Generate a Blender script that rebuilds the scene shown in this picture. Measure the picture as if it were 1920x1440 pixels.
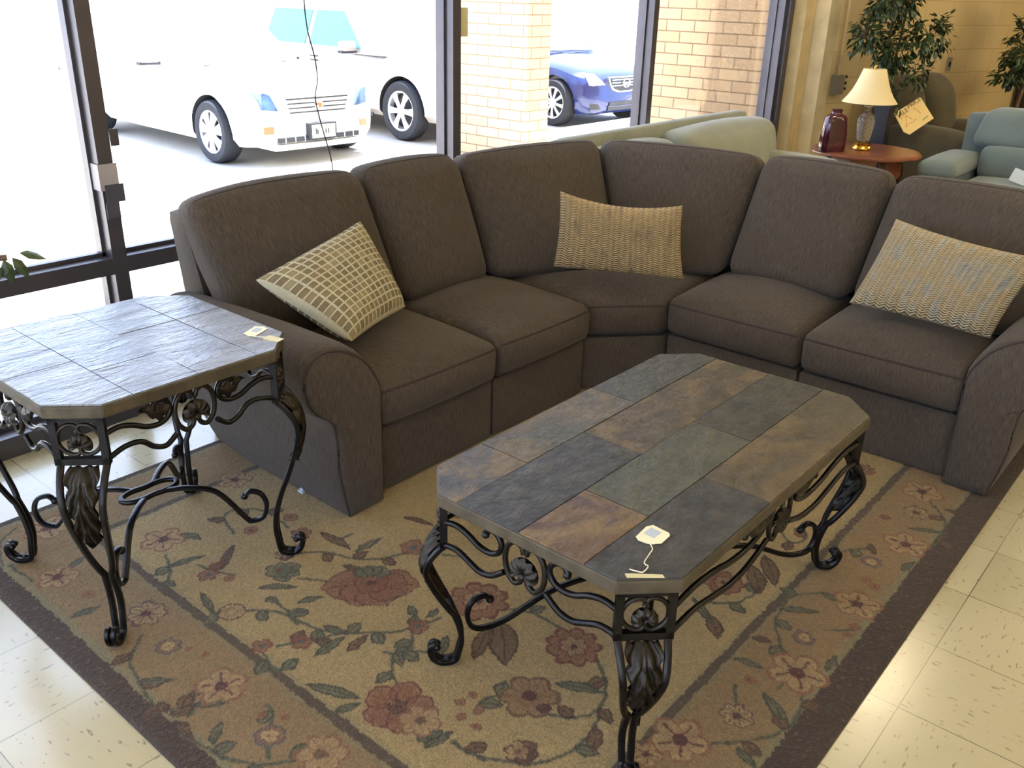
import bpy, math, random
import numpy as np
from mathutils import Vector, Matrix
random.seed(7)
sc = bpy.context.scene
for o in list(bpy.data.objects): bpy.data.objects.remove(o)
COL = sc.collection

# ------------------------------------------------------------------ camera, world, lights, exposure
cd = bpy.data.cameras.new('camera'); cam = bpy.data.objects.new('camera', cd); COL.objects.link(cam)
Rr = Vector((0.64635349, -0.76262766, 0.02502424)); Ru = Vector((0.28980478, 0.27569354, 0.91651855)); Rf = Vector((0.70586142, 0.58514283, -0.39920862))
cam.matrix_world = Matrix(((Rr.x, Ru.x, -Rf.x, -1.979), (Rr.y, Ru.y, -Rf.y, -0.3625), (Rr.z, Ru.z, -Rf.z, 1.6139), (0, 0, 0, 1)))
cd.sensor_width = 36.0; cd.lens = 1694.6 * 36 / 1920; cd.clip_start = 0.05; cd.clip_end = 200
sc.camera = cam
sc.view_settings.view_transform = 'Standard'; sc.view_settings.look = 'None'
sc.view_settings.gamma = 1.0; sc.view_settings.use_curve_mapping = False
sc.view_settings.exposure = -0.25
sc.cycles.use_denoising = True
try: sc.cycles.denoiser = 'OPENIMAGEDENOISE'
except Exception: pass
sc.cycles.max_bounces = 8; sc.cycles.diffuse_bounces = 4; sc.cycles.glossy_bounces = 3; sc.cycles.transmission_bounces = 6; sc.cycles.transparent_max_bounces = 12
sc.cycles.caustics_reflective = False; sc.cycles.caustics_refractive = False
sc.cycles.sample_clamp_indirect = 6.0
W = bpy.data.worlds.new('sky'); sc.world = W; W.use_nodes = True
bg = W.node_tree.nodes['Background']; bg.inputs[0].default_value = (0.74, 0.89, 1.28, 1); bg.inputs[1].default_value = 6.0
sd = bpy.data.lights.new('sun', 'SUN'); sd.energy = 48.0; sd.angle = math.radians(1.0); sd.color = (1.0, 0.97, 0.92)
sun = bpy.data.objects.new('sun', sd); COL.objects.link(sun)
sun.rotation_euler = Vector((0.22, -0.10, 0.96)).to_track_quat('Z', 'Y').to_euler()
CEIL_Z = 3.1
CEIL_LIGHTS = [(0.6, -1.2, 14), (3.9, -1.2, 46), (3.9, 1.0, 36), (7.2, -0.2, 70), (-2.6, -2.6, 12), (0.6, -3.8, 24), (3.9, -3.8, 36)]
CEIL_COL = (1.0, 0.84, 0.55)

# ------------------------------------------------------------------ helpers
def S(r, g, b, a=1.0):
    def f(c):
        c /= 255.0
        return c / 12.92 if c <= 0.04045 else ((c + 0.055) / 1.055) ** 2.4
    return (f(r), f(g), f(b), a)

class NT:
    def __init__(s, name):
        s.m = bpy.data.materials.new(name); s.m.use_nodes = True; s.t = s.m.node_tree
        s.t.nodes.clear(); s.out = s.t.nodes.new('ShaderNodeOutputMaterial')
    def n(s, typ, _props=None, **inp):
        nd = s.t.nodes.new('ShaderNode' + typ)
        for k, v in (_props or {}).items(): setattr(nd, k, v)
        for k, v in inp.items():
            key = int(k[1:]) if (k[0] == 'i' and k[1:].isdigit()) else k.replace('_', ' ')
            s.set(nd.inputs[key], v)
        return nd
    def set(s, sock, v):
        if isinstance(v, bpy.types.NodeSocket): s.t.links.new(v, sock)
        elif isinstance(v, bpy.types.Node): s.t.links.new(v.outputs[0], sock)
        else: sock.default_value = v
    def math(s, op, a, b=0.0, c=0.0):
        return s.n('Math', {'operation': op}, i0=a, i1=b, i2=c).outputs[0]
    def mix(s, f, a, b, blend='MIX'):
        nd = s.t.nodes.new('ShaderNodeMix'); nd.data_type = 'RGBA'; nd.blend_type = blend
        s.set(nd.inputs[0], f); s.set(nd.inputs[6], a); s.set(nd.inputs[7], b)
        return nd.outputs[2]
    def ramp(s, f, stops, interp='LINEAR'):
        nd = s.t.nodes.new('ShaderNodeValToRGB'); s.set(nd.inputs[0], f); cr = nd.color_ramp; cr.interpolation = interp
        while len(cr.elements) < len(stops): cr.elements.new(0.5)
        for e, (p, c) in zip(cr.elements, stops):
            e.position = p; e.color = c if len(c) == 4 else (*c, 1)
        return nd.outputs[0]
    def coord(s, kind='Object', scale=(1, 1, 1), rot=(0, 0, 0)):
        tc = s.t.nodes.new('ShaderNodeTexCoord')
        mp = s.n('Mapping', None, Vector=tc.outputs[kind], Scale=scale, Rotation=rot)
        return mp.outputs[0]
    def noise(s, vec, scale, detail=3, rough=0.5, dist=0.0):
        return s.n('TexNoise', None, Vector=vec, Scale=scale, Detail=detail, Roughness=rough, Distortion=dist).outputs[0]
    def bump(s, h, strength=0.3, dist=0.01, normal=None):
        nd = s.n('Bump', None, Strength=strength, Distance=dist, Height=h)
        if normal is not None: s.set(nd.inputs['Normal'], normal)
        return nd.outputs[0]
    def pbsdf(s, color, rough=0.5, metal=0.0, spec=0.5, normal=None, **kw):
        nd = s.t.nodes.new('ShaderNodeBsdfPrincipled')
        s.set(nd.inputs['Base Color'], color); s.set(nd.inputs['Roughness'], rough); s.set(nd.inputs['Metallic'], metal)
        s.set(nd.inputs['Specular IOR Level'], spec)
        if normal is not None: s.set(nd.inputs['Normal'], normal)
        for k, v in kw.items(): s.set(nd.inputs[k.replace('_', ' ')], v)
        s.t.links.new(nd.outputs[0], s.out.inputs[0]); return nd

def simple(name, col, rough=0.5, metal=0.0, spec=0.5, var=0.12, nscale=8.0, bump=0.0, bscale=60.0, **kw):
    t = NT(name); v = t.coord('Object')
    f = t.noise(v, nscale, 4)
    c2 = tuple(max(0, x * (1 - var)) for x in col[:3]) + (1,); c1 = tuple(min(1, x * (1 + var)) for x in col[:3]) + (1,)
    c = t.ramp(f, [(0.3, c2), (0.7, c1)])
    nrm = t.bump(t.noise(v, bscale, 3), bump, 0.005) if bump else None
    t.pbsdf(c, rough, metal, spec, nrm, **kw); return t.m

def tag(o, label=None, cat=None, group=None, kind=None):
    if label: o['label'] = label
    if cat: o['category'] = cat
    if group: o['group'] = group
    if kind: o['kind'] = kind
    return o
def empty(name, loc=(0, 0, 0), rz=0.0, parent=None):
    o = bpy.data.objects.new(name, None); COL.objects.link(o); o.location = loc; o.rotation_euler = (0, 0, rz)
    o.empty_display_size = 0.1
    if parent: o.parent = parent
    return o

class MB:
    def __init__(s): s.v = []; s.f = []; s.uv = {}; s.mi = []
    def add(s, vs, fs, uvs=None, mi=0):
        b = len(s.v); s.v += [tuple(p) for p in vs]
        for i, f in enumerate(fs):
            s.f.append(tuple(b + k for k in f)); s.mi.append(mi)
            if uvs: s.uv[len(s.f) - 1] = uvs[i]
        return s
    def box(s, x0, x1, y0, y1, z0, z1, mi=0, M=None):
        vs = [(x, y, z) for z in (z0, z1) for y in (y0, y1) for x in (x0, x1)]
        if M is not None: vs = [M @ Vector(p) for p in vs]
        return s.add(vs, [(0, 2, 3, 1), (4, 5, 7, 6), (0, 1, 5, 4), (2, 6, 7, 3), (0, 4, 6, 2), (1, 3, 7, 5)], mi=mi)
    def prism(s, poly, z0, z1, mi=0, M=None):
        n = len(poly); vs = [(x, y, z0) for x, y in poly] + [(x, y, z1) for x, y in poly]
        if M is not None: vs = [M @ Vector(p) for p in vs]
        fs = [tuple(range(n - 1, -1, -1)), tuple(range(n, 2 * n))] + [(i, (i + 1) % n, n + (i + 1) % n, n + i) for i in range(n)]
        return s.add(vs, fs, mi=mi)
    def sweep(s, path, w, h=None, nrm=(0, 0, 1), sides=8, closed=False, mi=0, square=False):
        """section: w across (t x n), h along n; w/h may be lists"""
        P = [Vector(p) for p in path]; n = len(P); N0 = Vector(nrm).normalized()
        if h is None: h = w
        ws = w if isinstance(w, (list, tuple)) else [w] * n; hs = h if isinstance(h, (list, tuple)) else [h] * n
        vs = []; 
        if square: sides = 8
        for i, p in enumerate(P):
            if closed: t = P[(i + 1) % n] - P[i - 1]
            else: t = P[min(i + 1, n - 1)] - P[max(i - 1, 0)]
            if t.length < 1e-9: t = Vector((0, 0, 1))
            t.normalize(); b = t.cross(N0)
            if b.length < 1e-3: b = t.cross(Vector((1, 0, 0))) if abs(t.x) < .9 else t.cross(Vector((0, 1, 0)))
            b.normalize(); m = b.cross(t).normalized()
            for k in range(sides):
                if square:
                    cx, cy = [(1, -.6), (1, .6), (.6, 1), (-.6, 1), (-1, .6), (-1, -.6), (-.6, -1), (.6, -1)][k]
                else:
                    a = 2 * math.pi * k / sides; cx, cy = math.cos(a), math.sin(a)
                vs.append(p + b * (cx * ws[i] * .5) + m * (cy * hs[i] * .5))
        fs = []
        rng = n if closed else n - 1
        for i in range(rng):
            for k in range(sides):
                a = i * sides + k; b_ = i * sides + (k + 1) % sides; j = ((i + 1) % n) * sides
                fs.append((a, b_, j + (k + 1) % sides, j + k))
        if not closed:
            fs.append(tuple(range(sides - 1, -1, -1))); fs.append(tuple(range((n - 1) * sides, n * sides)))
        return s.add(vs, fs, mi=mi)
    def lathe(s, prof, c=(0, 0, 0), seg=32, mi=0, M=None, sx=1.0, sy=1.0, cap=True):
        vs = []; n = len(prof)
        for r, z in prof:
            for k in range(seg):
                a = 2 * math.pi * k / seg; p = Vector((c[0] + r * sx * math.cos(a), c[1] + r * sy * math.sin(a), c[2] + z))
                vs.append(M @ p if M is not None else p)
        fs = [(i * seg + k, i * seg + (k + 1) % seg, (i + 1) * seg + (k + 1) % seg, (i + 1) * seg + k) for i in range(n - 1) for k in range(seg)]
        if cap: fs += [tuple(range(seg - 1, -1, -1)), tuple(range((n - 1) * seg, n * seg))]
        return s.add(vs, fs, mi=mi)
    def ball(s, c, r, sx=1, sy=1, sz=1, seg=14, rings=9, mi=0):
        prof = [(max(1e-4, r * math.sin(math.pi * i / rings)), -r * sz * math.cos(math.pi * i / rings)) for i in range(rings + 1)]
        return s.lathe(prof, c, seg, mi, sx=sx, sy=sy)
    def grid(s, fn, nu, nv, mi=0, uvf=None, closed_u=False):
        vs = [fn(i / nu, j / nv) for j in range(nv + 1) for i in range(nu + (0 if closed_u else 1))]
        W_ = nu + (0 if closed_u else 1); fs = []; uvs = []
        for j in range(nv):
            for i in range(nu):
                i2 = (i + 1) % W_
                fs.append((j * W_ + i, j * W_ + i2, (j + 1) * W_ + i2, (j + 1) * W_ + i))
                uvs.append([(i / nu, j / nv), ((i + 1) / nu, j / nv), ((i + 1) / nu, (j + 1) / nv), (i / nu, (j + 1) / nv)])
        return s.add(vs, fs, uvs, mi)
    def build(s, name, mats, parent=None, smooth=True, ang=40, loc=None):
        me = bpy.data.meshes.new(name); me.from_pydata([tuple(p) for p in s.v], [], s.f); 
        if not isinstance(mats, (list, tuple)): mats = [mats]
        for m in mats: me.materials.append(m)
        if len(mats) > 1: me.polygons.foreach_set('material_index', s.mi)
        if s.uv:
            ul = me.uv_layers.new(name='UVMap'); d = np.zeros(len(me.loops) * 2, dtype=np.float32)
            for pi, uvs in s.uv.items():
                st = me.polygons[pi].loop_start
                for k, (a, b) in enumerate(uvs): d[(st + k) * 2] = a; d[(st + k) * 2 + 1] = b
            ul.data.foreach_set('uv', d)
        me.validate(); me.update()
        if smooth:
            me.polygons.foreach_set('use_smooth', [True] * len(me.polygons)); me.set_sharp_from_angle(angle=math.radians(ang))
        o = bpy.data.objects.new(name, me); COL.objects.link(o)
        if parent: o.parent = parent
        if loc: o.location = loc
        return o

def smooth_path(pts, n=6, closed=False):
    P = [Vector(p) for p in pts]; out = []; L = len(P)
    segs = L if closed else L - 1
    for i in range(segs):
        if closed: p0, p1, p2, p3 = P[i - 1], P[i], P[(i + 1) % L], P[(i + 2) % L]
        else: p0, p1, p2, p3 = P[max(i - 1, 0)], P[i], P[i + 1], P[min(i + 2, L - 1)]
        for k in range(n):
            t = k / n
            out.append(0.5 * ((2 * p1) + (-p0 + p2) * t + (2 * p0 - 5 * p1 + 4 * p2 - p3) * t * t + (-p0 + 3 * p1 - 3 * p2 + p3) * t ** 3))
    if not closed: out.append(P[-1])
    return out
def tri(c8, q):
    x, y, z = [(a + 1) / 2 for a in q]
    FBL, FBR, BBR, BBL, FTL, FTR, BTR, BTL = c8
    def L(a, b, t): return a + (b - a) * t
    return L(L(L(FBL, FBR, x), L(BBL, BBR, x), y), L(L(FTL, FTR, x), L(BTL, BTR, x), y), z)
class Cushion:
    """rounded, puffed box mapped through eight corners (front/back bottom, then top; left to right)"""
    def __init__(s, c8, r=0.05, puff=None, warp=None):
        s.c = [Vector(c) for c in c8]; c = s.c
        s.s = (((c[1] - c[0]).length + (c[5] - c[4]).length) / 4, ((c[3] - c[0]).length + (c[7] - c[4]).length) / 4, ((c[4] - c[0]).length + (c[6] - c[2]).length) / 4)
        s.r = r; s.puff = puff or {}; s.warp = warp
    def loc(s, q):
        p = [q[i] * s.s[i] for i in range(3)]; r = s.r; inner = [max(s.s[i] - (r[i] if isinstance(r, tuple) else r), 0) for i in range(3)]
        rr = r if isinstance(r, tuple) else (r, r, r)
        c = [max(-inner[i], min(inner[i], p[i])) for i in range(3)]
        d = [(p[i] - c[i]) / max(rr[i], 1e-6) for i in range(3)]; m = max(abs(a) for a in d); l = math.sqrt(sum(a * a for a in d))
        if l > 1e-9: d = [a * m / l for a in d]
        return [c[i] + d[i] * rr[i] for i in range(3)]
    def map(s, q):
        p = s.loc(q); u = [p[i] / s.s[i] for i in range(3)]
        for ax, a in s.puff.items():
            i = 'xyz'.index(ax[1]); sg = 1 if ax[0] == '+' else -1
            o = [k for k in range(3) if k != i]
            f = (1 - abs(u[o[0]]) ** 2.2) * (1 - abs(u[o[1]]) ** 2.2)
            w = max(0.0, (u[i] * sg + 1) / 2) ** 2
            u[i] += sg * a / s.s[i] * max(f, 0) * w
        if s.warp: u = s.warp(u)
        return tri(s.c, u)
    def mesh(s, mb, n=(16, 12, 10)):
        def lat(k, N):
            t = -1 + 2 * k / N; return math.copysign(1 - (1 - abs(t)) ** 1.35, t)
        idx = {}; vs = []; us = []
        for i in range(n[0] + 1):
            for j in range(n[1] + 1):
                for k in range(n[2] + 1):
                    if i in (0, n[0]) or j in (0, n[1]) or k in (0, n[2]):
                        q = (lat(i, n[0]), lat(j, n[1]), lat(k, n[2])); idx[i, j, k] = len(vs); vs.append(s.map(q)); us.append(s.loc(q))
        fs = []; uvs = []
        def quad(a, b, c, d, side):
            ids = [idx[a], idx[b], idx[c], idx[d]]; fs.append(ids)
            uvs.append([((us[t][1], us[t][2]) if side == 'x' else (us[t][0], us[t][1] + us[t][2])) if side != 'B' else (us[t][0], us[t][1] - us[t][2]) for t in ids])
        for i in range(n[0]):
            for j in range(n[1]):
                quad((i, j, 0), (i, j + 1, 0), (i + 1, j + 1, 0), (i + 1, j, 0), 'B'); quad((i, j, n[2]), (i + 1, j, n[2]), (i + 1, j + 1, n[2]), (i, j + 1, n[2]), 'z')
            for k in range(n[2]):
                quad((i, 0, k), (i + 1, 0, k), (i + 1, 0, k + 1), (i, 0, k + 1), 'y'); quad((i, n[1], k), (i, n[1], k + 1), (i + 1, n[1], k + 1), (i + 1, n[1], k), 'B')
        for j in range(n[1]):
            for k in range(n[2]):
                quad((0, j, k), (0, j, k + 1), (0, j + 1, k + 1), (0, j + 1, k), 'x'); quad((n[0], j, k), (n[0], j + 1, k), (n[0], j + 1, k + 1), (n[0], j, k + 1), 'x')
        mb.add(vs, fs, uvs); return mb
def box8(x0, x1, y0, y1, z0, z1):
    return [(x0, y0, z0), (x1, y0, z0), (x1, y1, z0), (x0, y1, z0), (x0, y0, z1), (x1, y0, z1), (x1, y1, z1), (x0, y1, z1)]
def rbox(name, c8, mat, parent, r=0.03, puff=None, n=(12, 10, 10), warp=None):
    mb = MB(); Cushion(c8, r, puff, warp).mesh(mb, n); return mb.build(name, mat, parent, ang=60)
# ------------------------------------------------------------------ materials
def fabric(name, ca, cb, su=250, sv=24, sheen=0.10, bstr=0.5, rough=0.95):
    t = NT(name); uv = t.coord('UV'); mp = t.n('Mapping', None, Vector=uv, Scale=(su, sv, 1)).outputs[0]
    f = t.noise(mp, 1.0, 4, 0.65)
    big = t.noise(t.coord('Object'), 5.0, 3)
    c = t.mix(t.math('MULTIPLY', big, 0.5), t.ramp(f, [(0.30, ca), (0.70, cb)]), ca)
    t.pbsdf(c, rough, 0, 0.2, t.bump(f, bstr, 0.004), Sheen_Weight=sheen, Sheen_Roughness=0.45, Sheen_Tint=(0.9, 0.85, 0.75, 1)); return t.m
M_SOFA = fabric('brown_chenille', S(56, 48, 41), S(90, 80, 68))
M_PIPE = simple('dark_brown_piping', S(58, 50, 45), 0.9, spec=0.2)
M_DARKUNDER = simple('black_dust_cloth', S(24, 21, 20), 0.95)
M_IRON = simple('black_wrought_iron', S(36, 34, 34), 0.3, 0.75, 0.5, var=0.25, nscale=14, bump=0.15, bscale=90)
M_IRONB = simple('bronzed_cast_metal', S(46, 41, 34), 0.42, 0.75, 0.5, var=0.35, nscale=30, bump=0.2, bscale=90)
M_EDGE = simple('slab_edge_olive_brown', S(72, 63, 46), 0.6, 0, 0.4, var=0.3, nscale=22, bump=0.6, bscale=40)
def slate(nm, bs, stretch=3.2, sc=9, cw=.5, sp=.6):
    t = NT(nm); v = t.coord('Object'); at = t.n('Attribute', {'attribute_name': 'tint'})
    base = at.outputs['Color']; rust = at.outputs['Alpha']
    st = t.coord('Object', (1, stretch, 1), (0, 0, 0.35))
    n1 = t.noise(st, sc, 6, 0.66, 0.4); n2 = t.noise(v, 55, 4, 0.6); n3 = t.noise(st, 4.5, 5, 0.6, 0.9)
    c = t.mix(t.ramp(n1, [(0.35, (0, 0, 0)), (0.7, (1, 1, 1))]), base, t.mix(0.20, base, S(150, 140, 112)))
    rr = t.ramp(n3, [(0.42, S(112, 76, 42)), (0.55, S(138, 112, 66)), (0.68, S(84, 62, 54))])
    msk = t.math('MULTIPLY', t.ramp(n3, [(0.42, (0, 0, 0)), (0.60, (1, 1, 1))]), rust)
    c = t.mix(msk, c, rr)
    c = t.mix(t.math('MULTIPLY', n2, 0.55), c, S(28, 28, 30))
    h = t.math('ADD', t.math('MULTIPLY', n1, 1.2), t.math('MULTIPLY', n2, 0.18))
    t.pbsdf(c, t.ramp(n2, [(0.3, (.36,) * 3), (0.7, (.52,) * 3)]), 0, sp, t.bump(h, bs, 0.022), Coat_Weight=cw, Coat_Roughness=0.28, Coat_Normal=t.bump(h, bs * .8, 0.018)); return t.m
M_SLATE = slate('smooth_slate_tiles', .42, 1.5, 17, .08, .3); M_SLATER = slate('ridged_slate_tiles', 1.0, 3.0, 6, 1.0)
def floor_mat():
    t = NT('vinyl_floor_tiles'); v = t.coord('Object'); sp = t.n('SeparateXYZ', None, Vector=v); T = 0.3048
    def line(a):
        f = t.math('FRACT', t.math('DIVIDE', a, T)); d = t.math('ABSOLUTE', t.math('SUBTRACT', f, 0.5))
        return t.math('GREATER_THAN', d, 0.5 - 0.0032)
    ln = t.math('MAXIMUM', line(sp.outputs[0]), line(sp.outputs[1]))
    fade = t.ramp(t.noise(v, 2.2, 2), [(0.35, (.35,) * 3), (0.6, (1,) * 3)])
    ix = t.math('FLOOR', t.math('DIVIDE', sp.outputs[0], T)); iy = t.math('FLOOR', t.math('DIVIDE', sp.outputs[1], T))
    par = t.math('MODULO', t.math('ABSOLUTE', t.math('ADD', ix, iy)), 2.0)
    wn = t.n('TexWhiteNoise', {'noise_dimensions': '2D'}, Vector=t.n('CombineXYZ', None, X=ix, Y=iy).outputs[0]).outputs[0]
    s1 = t.noise(t.coord('Object', (26, 90, 1)), 1.0, 2, 0.5); s2 = t.noise(t.coord('Object', (90, 26, 1)), 1.0, 2, 0.5)
    s = t.mix(par, s1, s2)
    speck = t.ramp(s, [(0.645, (0, 0, 0)), (0.69, (1, 1, 1))])
    light = t.ramp(s, [(0.25, (1, 1, 1)), (0.34, (0, 0, 0))])
    c = t.ramp(wn, [(0, S(186, 176, 143)), (1, S(174, 164, 131))])
    c = t.mix(t.math('MULTIPLY', speck, 0.75), c, S(112, 96, 74))
    dirt = t.ramp(t.noise(v, 24, 4, 0.7), [(0.70, (0, 0, 0)), (0.76, (1, 1, 1))])
    c = t.mix(t.math('MULTIPLY', dirt, 0.6), c, S(88, 74, 56))
    c = t.mix(t.math('MULTIPLY', t.noise(v, 1.7, 3), 0.28), c, S(176, 162, 130))
    c = t.mix(t.math('MULTIPLY', ln, fade), c, S(58, 48, 38))
    t.pbsdf(c, t.ramp(t.noise(v, 6, 3), [(0.3, (.19,) * 3), (0.7, (.24,) * 3)]), 0, 0.8, t.bump(t.noise(v, 3.0, 2), 0.05, 0.02)); return t.m
M_FLOOR = floor_mat()
def rug_mat():
    t = NT('tufted_wool_rug'); at = t.n('Attribute', {'attribute_name': 'tint'}); v = t.coord('Object')
    n = t.noise(v, 210, 3, 0.7); n2 = t.noise(v, 70, 4, 0.7)
    c = t.mix(t.ramp(n, [(0.35, (.45,) * 3), (0.62, (0,) * 3)]), at.outputs['Color'], S(52, 40, 26))
    c = t.mix(t.ramp(n2, [(0.55, (0,) * 3), (0.75, (.18,) * 3)]), c, S(214, 190, 140))
    h = t.math('ADD', n, t.math('MULTIPLY', n2, 1.3))
    t.pbsdf(c, 0.95, 0, 0.15, t.bump(h, 0.8, 0.012), Sheen_Weight=0.15); return t.m
M_RUG = rug_mat()
def block_mat():
    t = NT('painted_block_wall'); v = t.coord('Object')
    br = t.n('TexBrick', None, Vector=t.n('CombineXYZ', None, X=t.n('SeparateXYZ', None, Vector=v).outputs[0], Y=t.n('SeparateXYZ', None, Vector=v).outputs[2]).outputs[0],
             Color1=S(214, 190, 140), Color2=S(208, 184, 134), Mortar=S(182, 158, 112), Scale=1.0, Mortar_Size=0.004, Mortar_Smooth=0.6, Brick_Width=0.406, Row_Height=0.203)
    c = t.mix(t.math('MULTIPLY', t.noise(v, 3, 4), 0.3), br.outputs[0], S(190, 166, 120))
    t.pbsdf(c, 0.55, 0, 0.4, t.bump(t.math('SUBTRACT', 1.0, br.outputs[1]), 0.35, 0.01)); return t.m
M_BLOCK = block_mat()
def brick_mat():
    t = NT('tan_brick'); v = t.coord('Object'); sp = t.n('SeparateXYZ', None, Vector=v)
    u = t.math('ADD', sp.outputs[0], sp.outputs[1])
    br = t.n('TexBrick', None, Vector=t.n('CombineXYZ', None, X=u, Y=sp.outputs[2]).outputs[0],
             Color1=S(206, 176, 140), Color2=S(192, 162, 126), Mortar=S(120, 98, 76), Scale=1.0, Mortar_Size=0.006, Mortar_Smooth=0.2, Brick_Width=0.30, Row_Height=0.10)
    t.pbsdf(t.mix(t.math('MULTIPLY', t.noise(v, 12, 4), 0.4), br.outputs[0], S(180, 150, 116)), 0.85, 0, 0.3, t.bump(t.math('SUBTRACT', 1.0, br.outputs[1]), 0.4, 0.01)); return t.m
M_BRICK = brick_mat()
M_PLASTER = simple('cream_painted_plaster', S(206, 184, 136), 0.6, bump=0.2, bscale=25)
M_TRIM = simple('pale_cream_trim_paint', S(220, 204, 164), 0.45)
M_CEIL = simple('ceiling_panel_white', S(214, 206, 188), 0.9)
M_ALU = simple('dark_bronze_anodised_aluminium', S(84, 80, 84), 0.38, 0.55, 0.5, var=0.1, nscale=6)
M_GASKET = simple('black_gasket', S(22, 22, 26), 0.7)
def glass_pane():
    t = NT('window_glass'); tr = t.n('BsdfTransparent', None, Color=(0.97, 0.985, 0.98, 1)); gl = t.n('BsdfGlossy', None, Color=(1, 1, 1, 1), Roughness=0.02)
    lw = t.n('LayerWeight', None, Blend=0.12); f = t.math('MULTIPLY', lw.outputs[0], 0.6)
    mx = t.n('MixShader', None, i0=f, i1=tr.outputs[0], i2=gl.outputs[0]); t.t.links.new(mx.outputs[0], t.out.inputs[0]); return t.m
M_GLASS = glass_pane()
M_CONC = simple('sunlit_concrete', S(196, 190, 180), 0.8, var=0.06, nscale=2, bump=0.1)
M_ASPH = simple('pale_asphalt', S(176, 172, 166), 0.85, var=0.06, nscale=3, bump=0.1)
M_TAPE = simple('grey_cloth_tape', S(70, 68, 76), 0.5); M_TAPEL = simple('pale_grey_tape', S(158, 150, 148), 0.5)
M_CARD = simple('off_white_card', S(232, 224, 190), 0.7, var=0.03)
M_CARDB = simple('pale_blue_sticker', S(176, 186, 196), 0.7, var=0.1, nscale=300)
M_STRING = simple('cream_cotton_string', S(226, 218, 190), 0.8)
M_MASK = simple('masking_tape', S(206, 196, 150), 0.6, var=0.06)
def woven(name, ca, cb, cc, su, sv, slant=0.8):
    t = NT(name); uv = t.coord('UV'); sp = t.n('SeparateXYZ', None, Vector=uv)
    u = t.math('MULTIPLY', sp.outputs[0], su); v = t.math('MULTIPLY', sp.outputs[1], sv)
    fu = t.math('FRACT', u); tri_ = t.math('ABSOLUTE', t.math('SUBTRACT', fu, 0.5))
    par = t.math('SUBTRACT', t.math('MULTIPLY', t.math('MODULO', t.math('FLOOR', u), 2.0), 2.0), 1.0)
    ph = t.math('ADD', v, t.math('MULTIPLY', t.math('MULTIPLY', fu, slant), par))
    s = t.math('ABSOLUTE', t.math('SUBTRACT', t.math('FRACT', ph), 0.5))
    h = t.math('ADD', t.math('MULTIPLY', t.math('SUBTRACT', 0.5, tri_), 0.35), t.math('MULTIPLY', t.math('SUBTRACT', 0.5, s), 0.65))
    nz = t.noise(t.n('Mapping', None, Vector=uv, Scale=(7, 1.2, 1)).outputs[0], 2.0, 3, 0.6)
    fine = t.noise(t.n('Mapping', None, Vector=uv, Scale=(160, 120, 1)).outputs[0], 1.0, 2, 0.6)
    c = t.ramp(nz, [(0.34, ca), (0.48, cb), (0.58, ca), (0.68, cc)])
    c = t.mix(t.ramp(h, [(0.10, (.6,) * 3), (0.26, (0,) * 3)]), c, S(104, 84, 56))
    c = t.mix(t.math('MULTIPLY', fine, 0.45), c, S(108, 90, 62))
    t.pbsdf(c, 0.85, 0, 0.25, t.bump(t.math('ADD', h, t.math('MULTIPLY', fine, .12)), 1.0, 0.02)); return t.m
M_WOV1 = woven('braided_jute', S(182, 158, 116), S(196, 170, 124), S(156, 136, 110), 22, 30)
M_WOV2 = woven('braided_seagrass_mix', S(200, 190, 162), S(206, 180, 130), S(170, 172, 158), 27, 38, 1.0)
def lattice():
    t = NT('tan_lattice_weave'); uv = t.coord('UV'); sp = t.n('SeparateXYZ', None, Vector=uv); N = 14.0
    fu = t.math('FRACT', t.math('MULTIPLY', sp.outputs[0], N)); fv = t.math('FRACT', t.math('MULTIPLY', sp.outputs[1], N))
    du = t.math('ABSOLUTE', t.math('SUBTRACT', fu, 0.5)); dv = t.math('ABSOLUTE', t.math('SUBTRACT', fv, 0.5))
    m = t.math('MAXIMUM', du, dv); line = t.ramp(m, [(0.34, (0,) * 3), (0.39, (1,) * 3)])
    cell = t.n('TexWhiteNoise', {'noise_dimensions': '2D'}, Vector=t.n('CombineXYZ', None, X=t.math('FLOOR', t.math('MULTIPLY', sp.outputs[0], N)), Y=t.math('FLOOR', t.math('MULTIPLY', sp.outputs[1], N))).outputs[0]).outputs[0]
    big = t.noise(uv, 3.2, 2); fine = t.noise(t.n('Mapping', None, Vector=uv, Scale=(150, 150, 1)).outputs[0], 1.0, 2)
    cc = t.ramp(t.math('ADD', t.math('MULTIPLY', cell, 0.4), t.math('MULTIPLY', big, 0.6)), [(0.25, S(138, 130, 104)), (0.45, S(142, 122, 92)), (0.6, S(164, 148, 110)), (0.75, S(180, 166, 126))])
    cc = t.mix(t.math('MULTIPLY', fine, 0.6), cc, S(92, 76, 52))
    c = t.mix(line, cc, S(196, 188, 158))
    t.pbsdf(c, 0.85, 0, 0.25, t.bump(t.math('ADD', line, t.math('MULTIPLY', fine, 0.5)), 0.9, 0.008)); return t.m
M_LAT = lattice()
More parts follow.
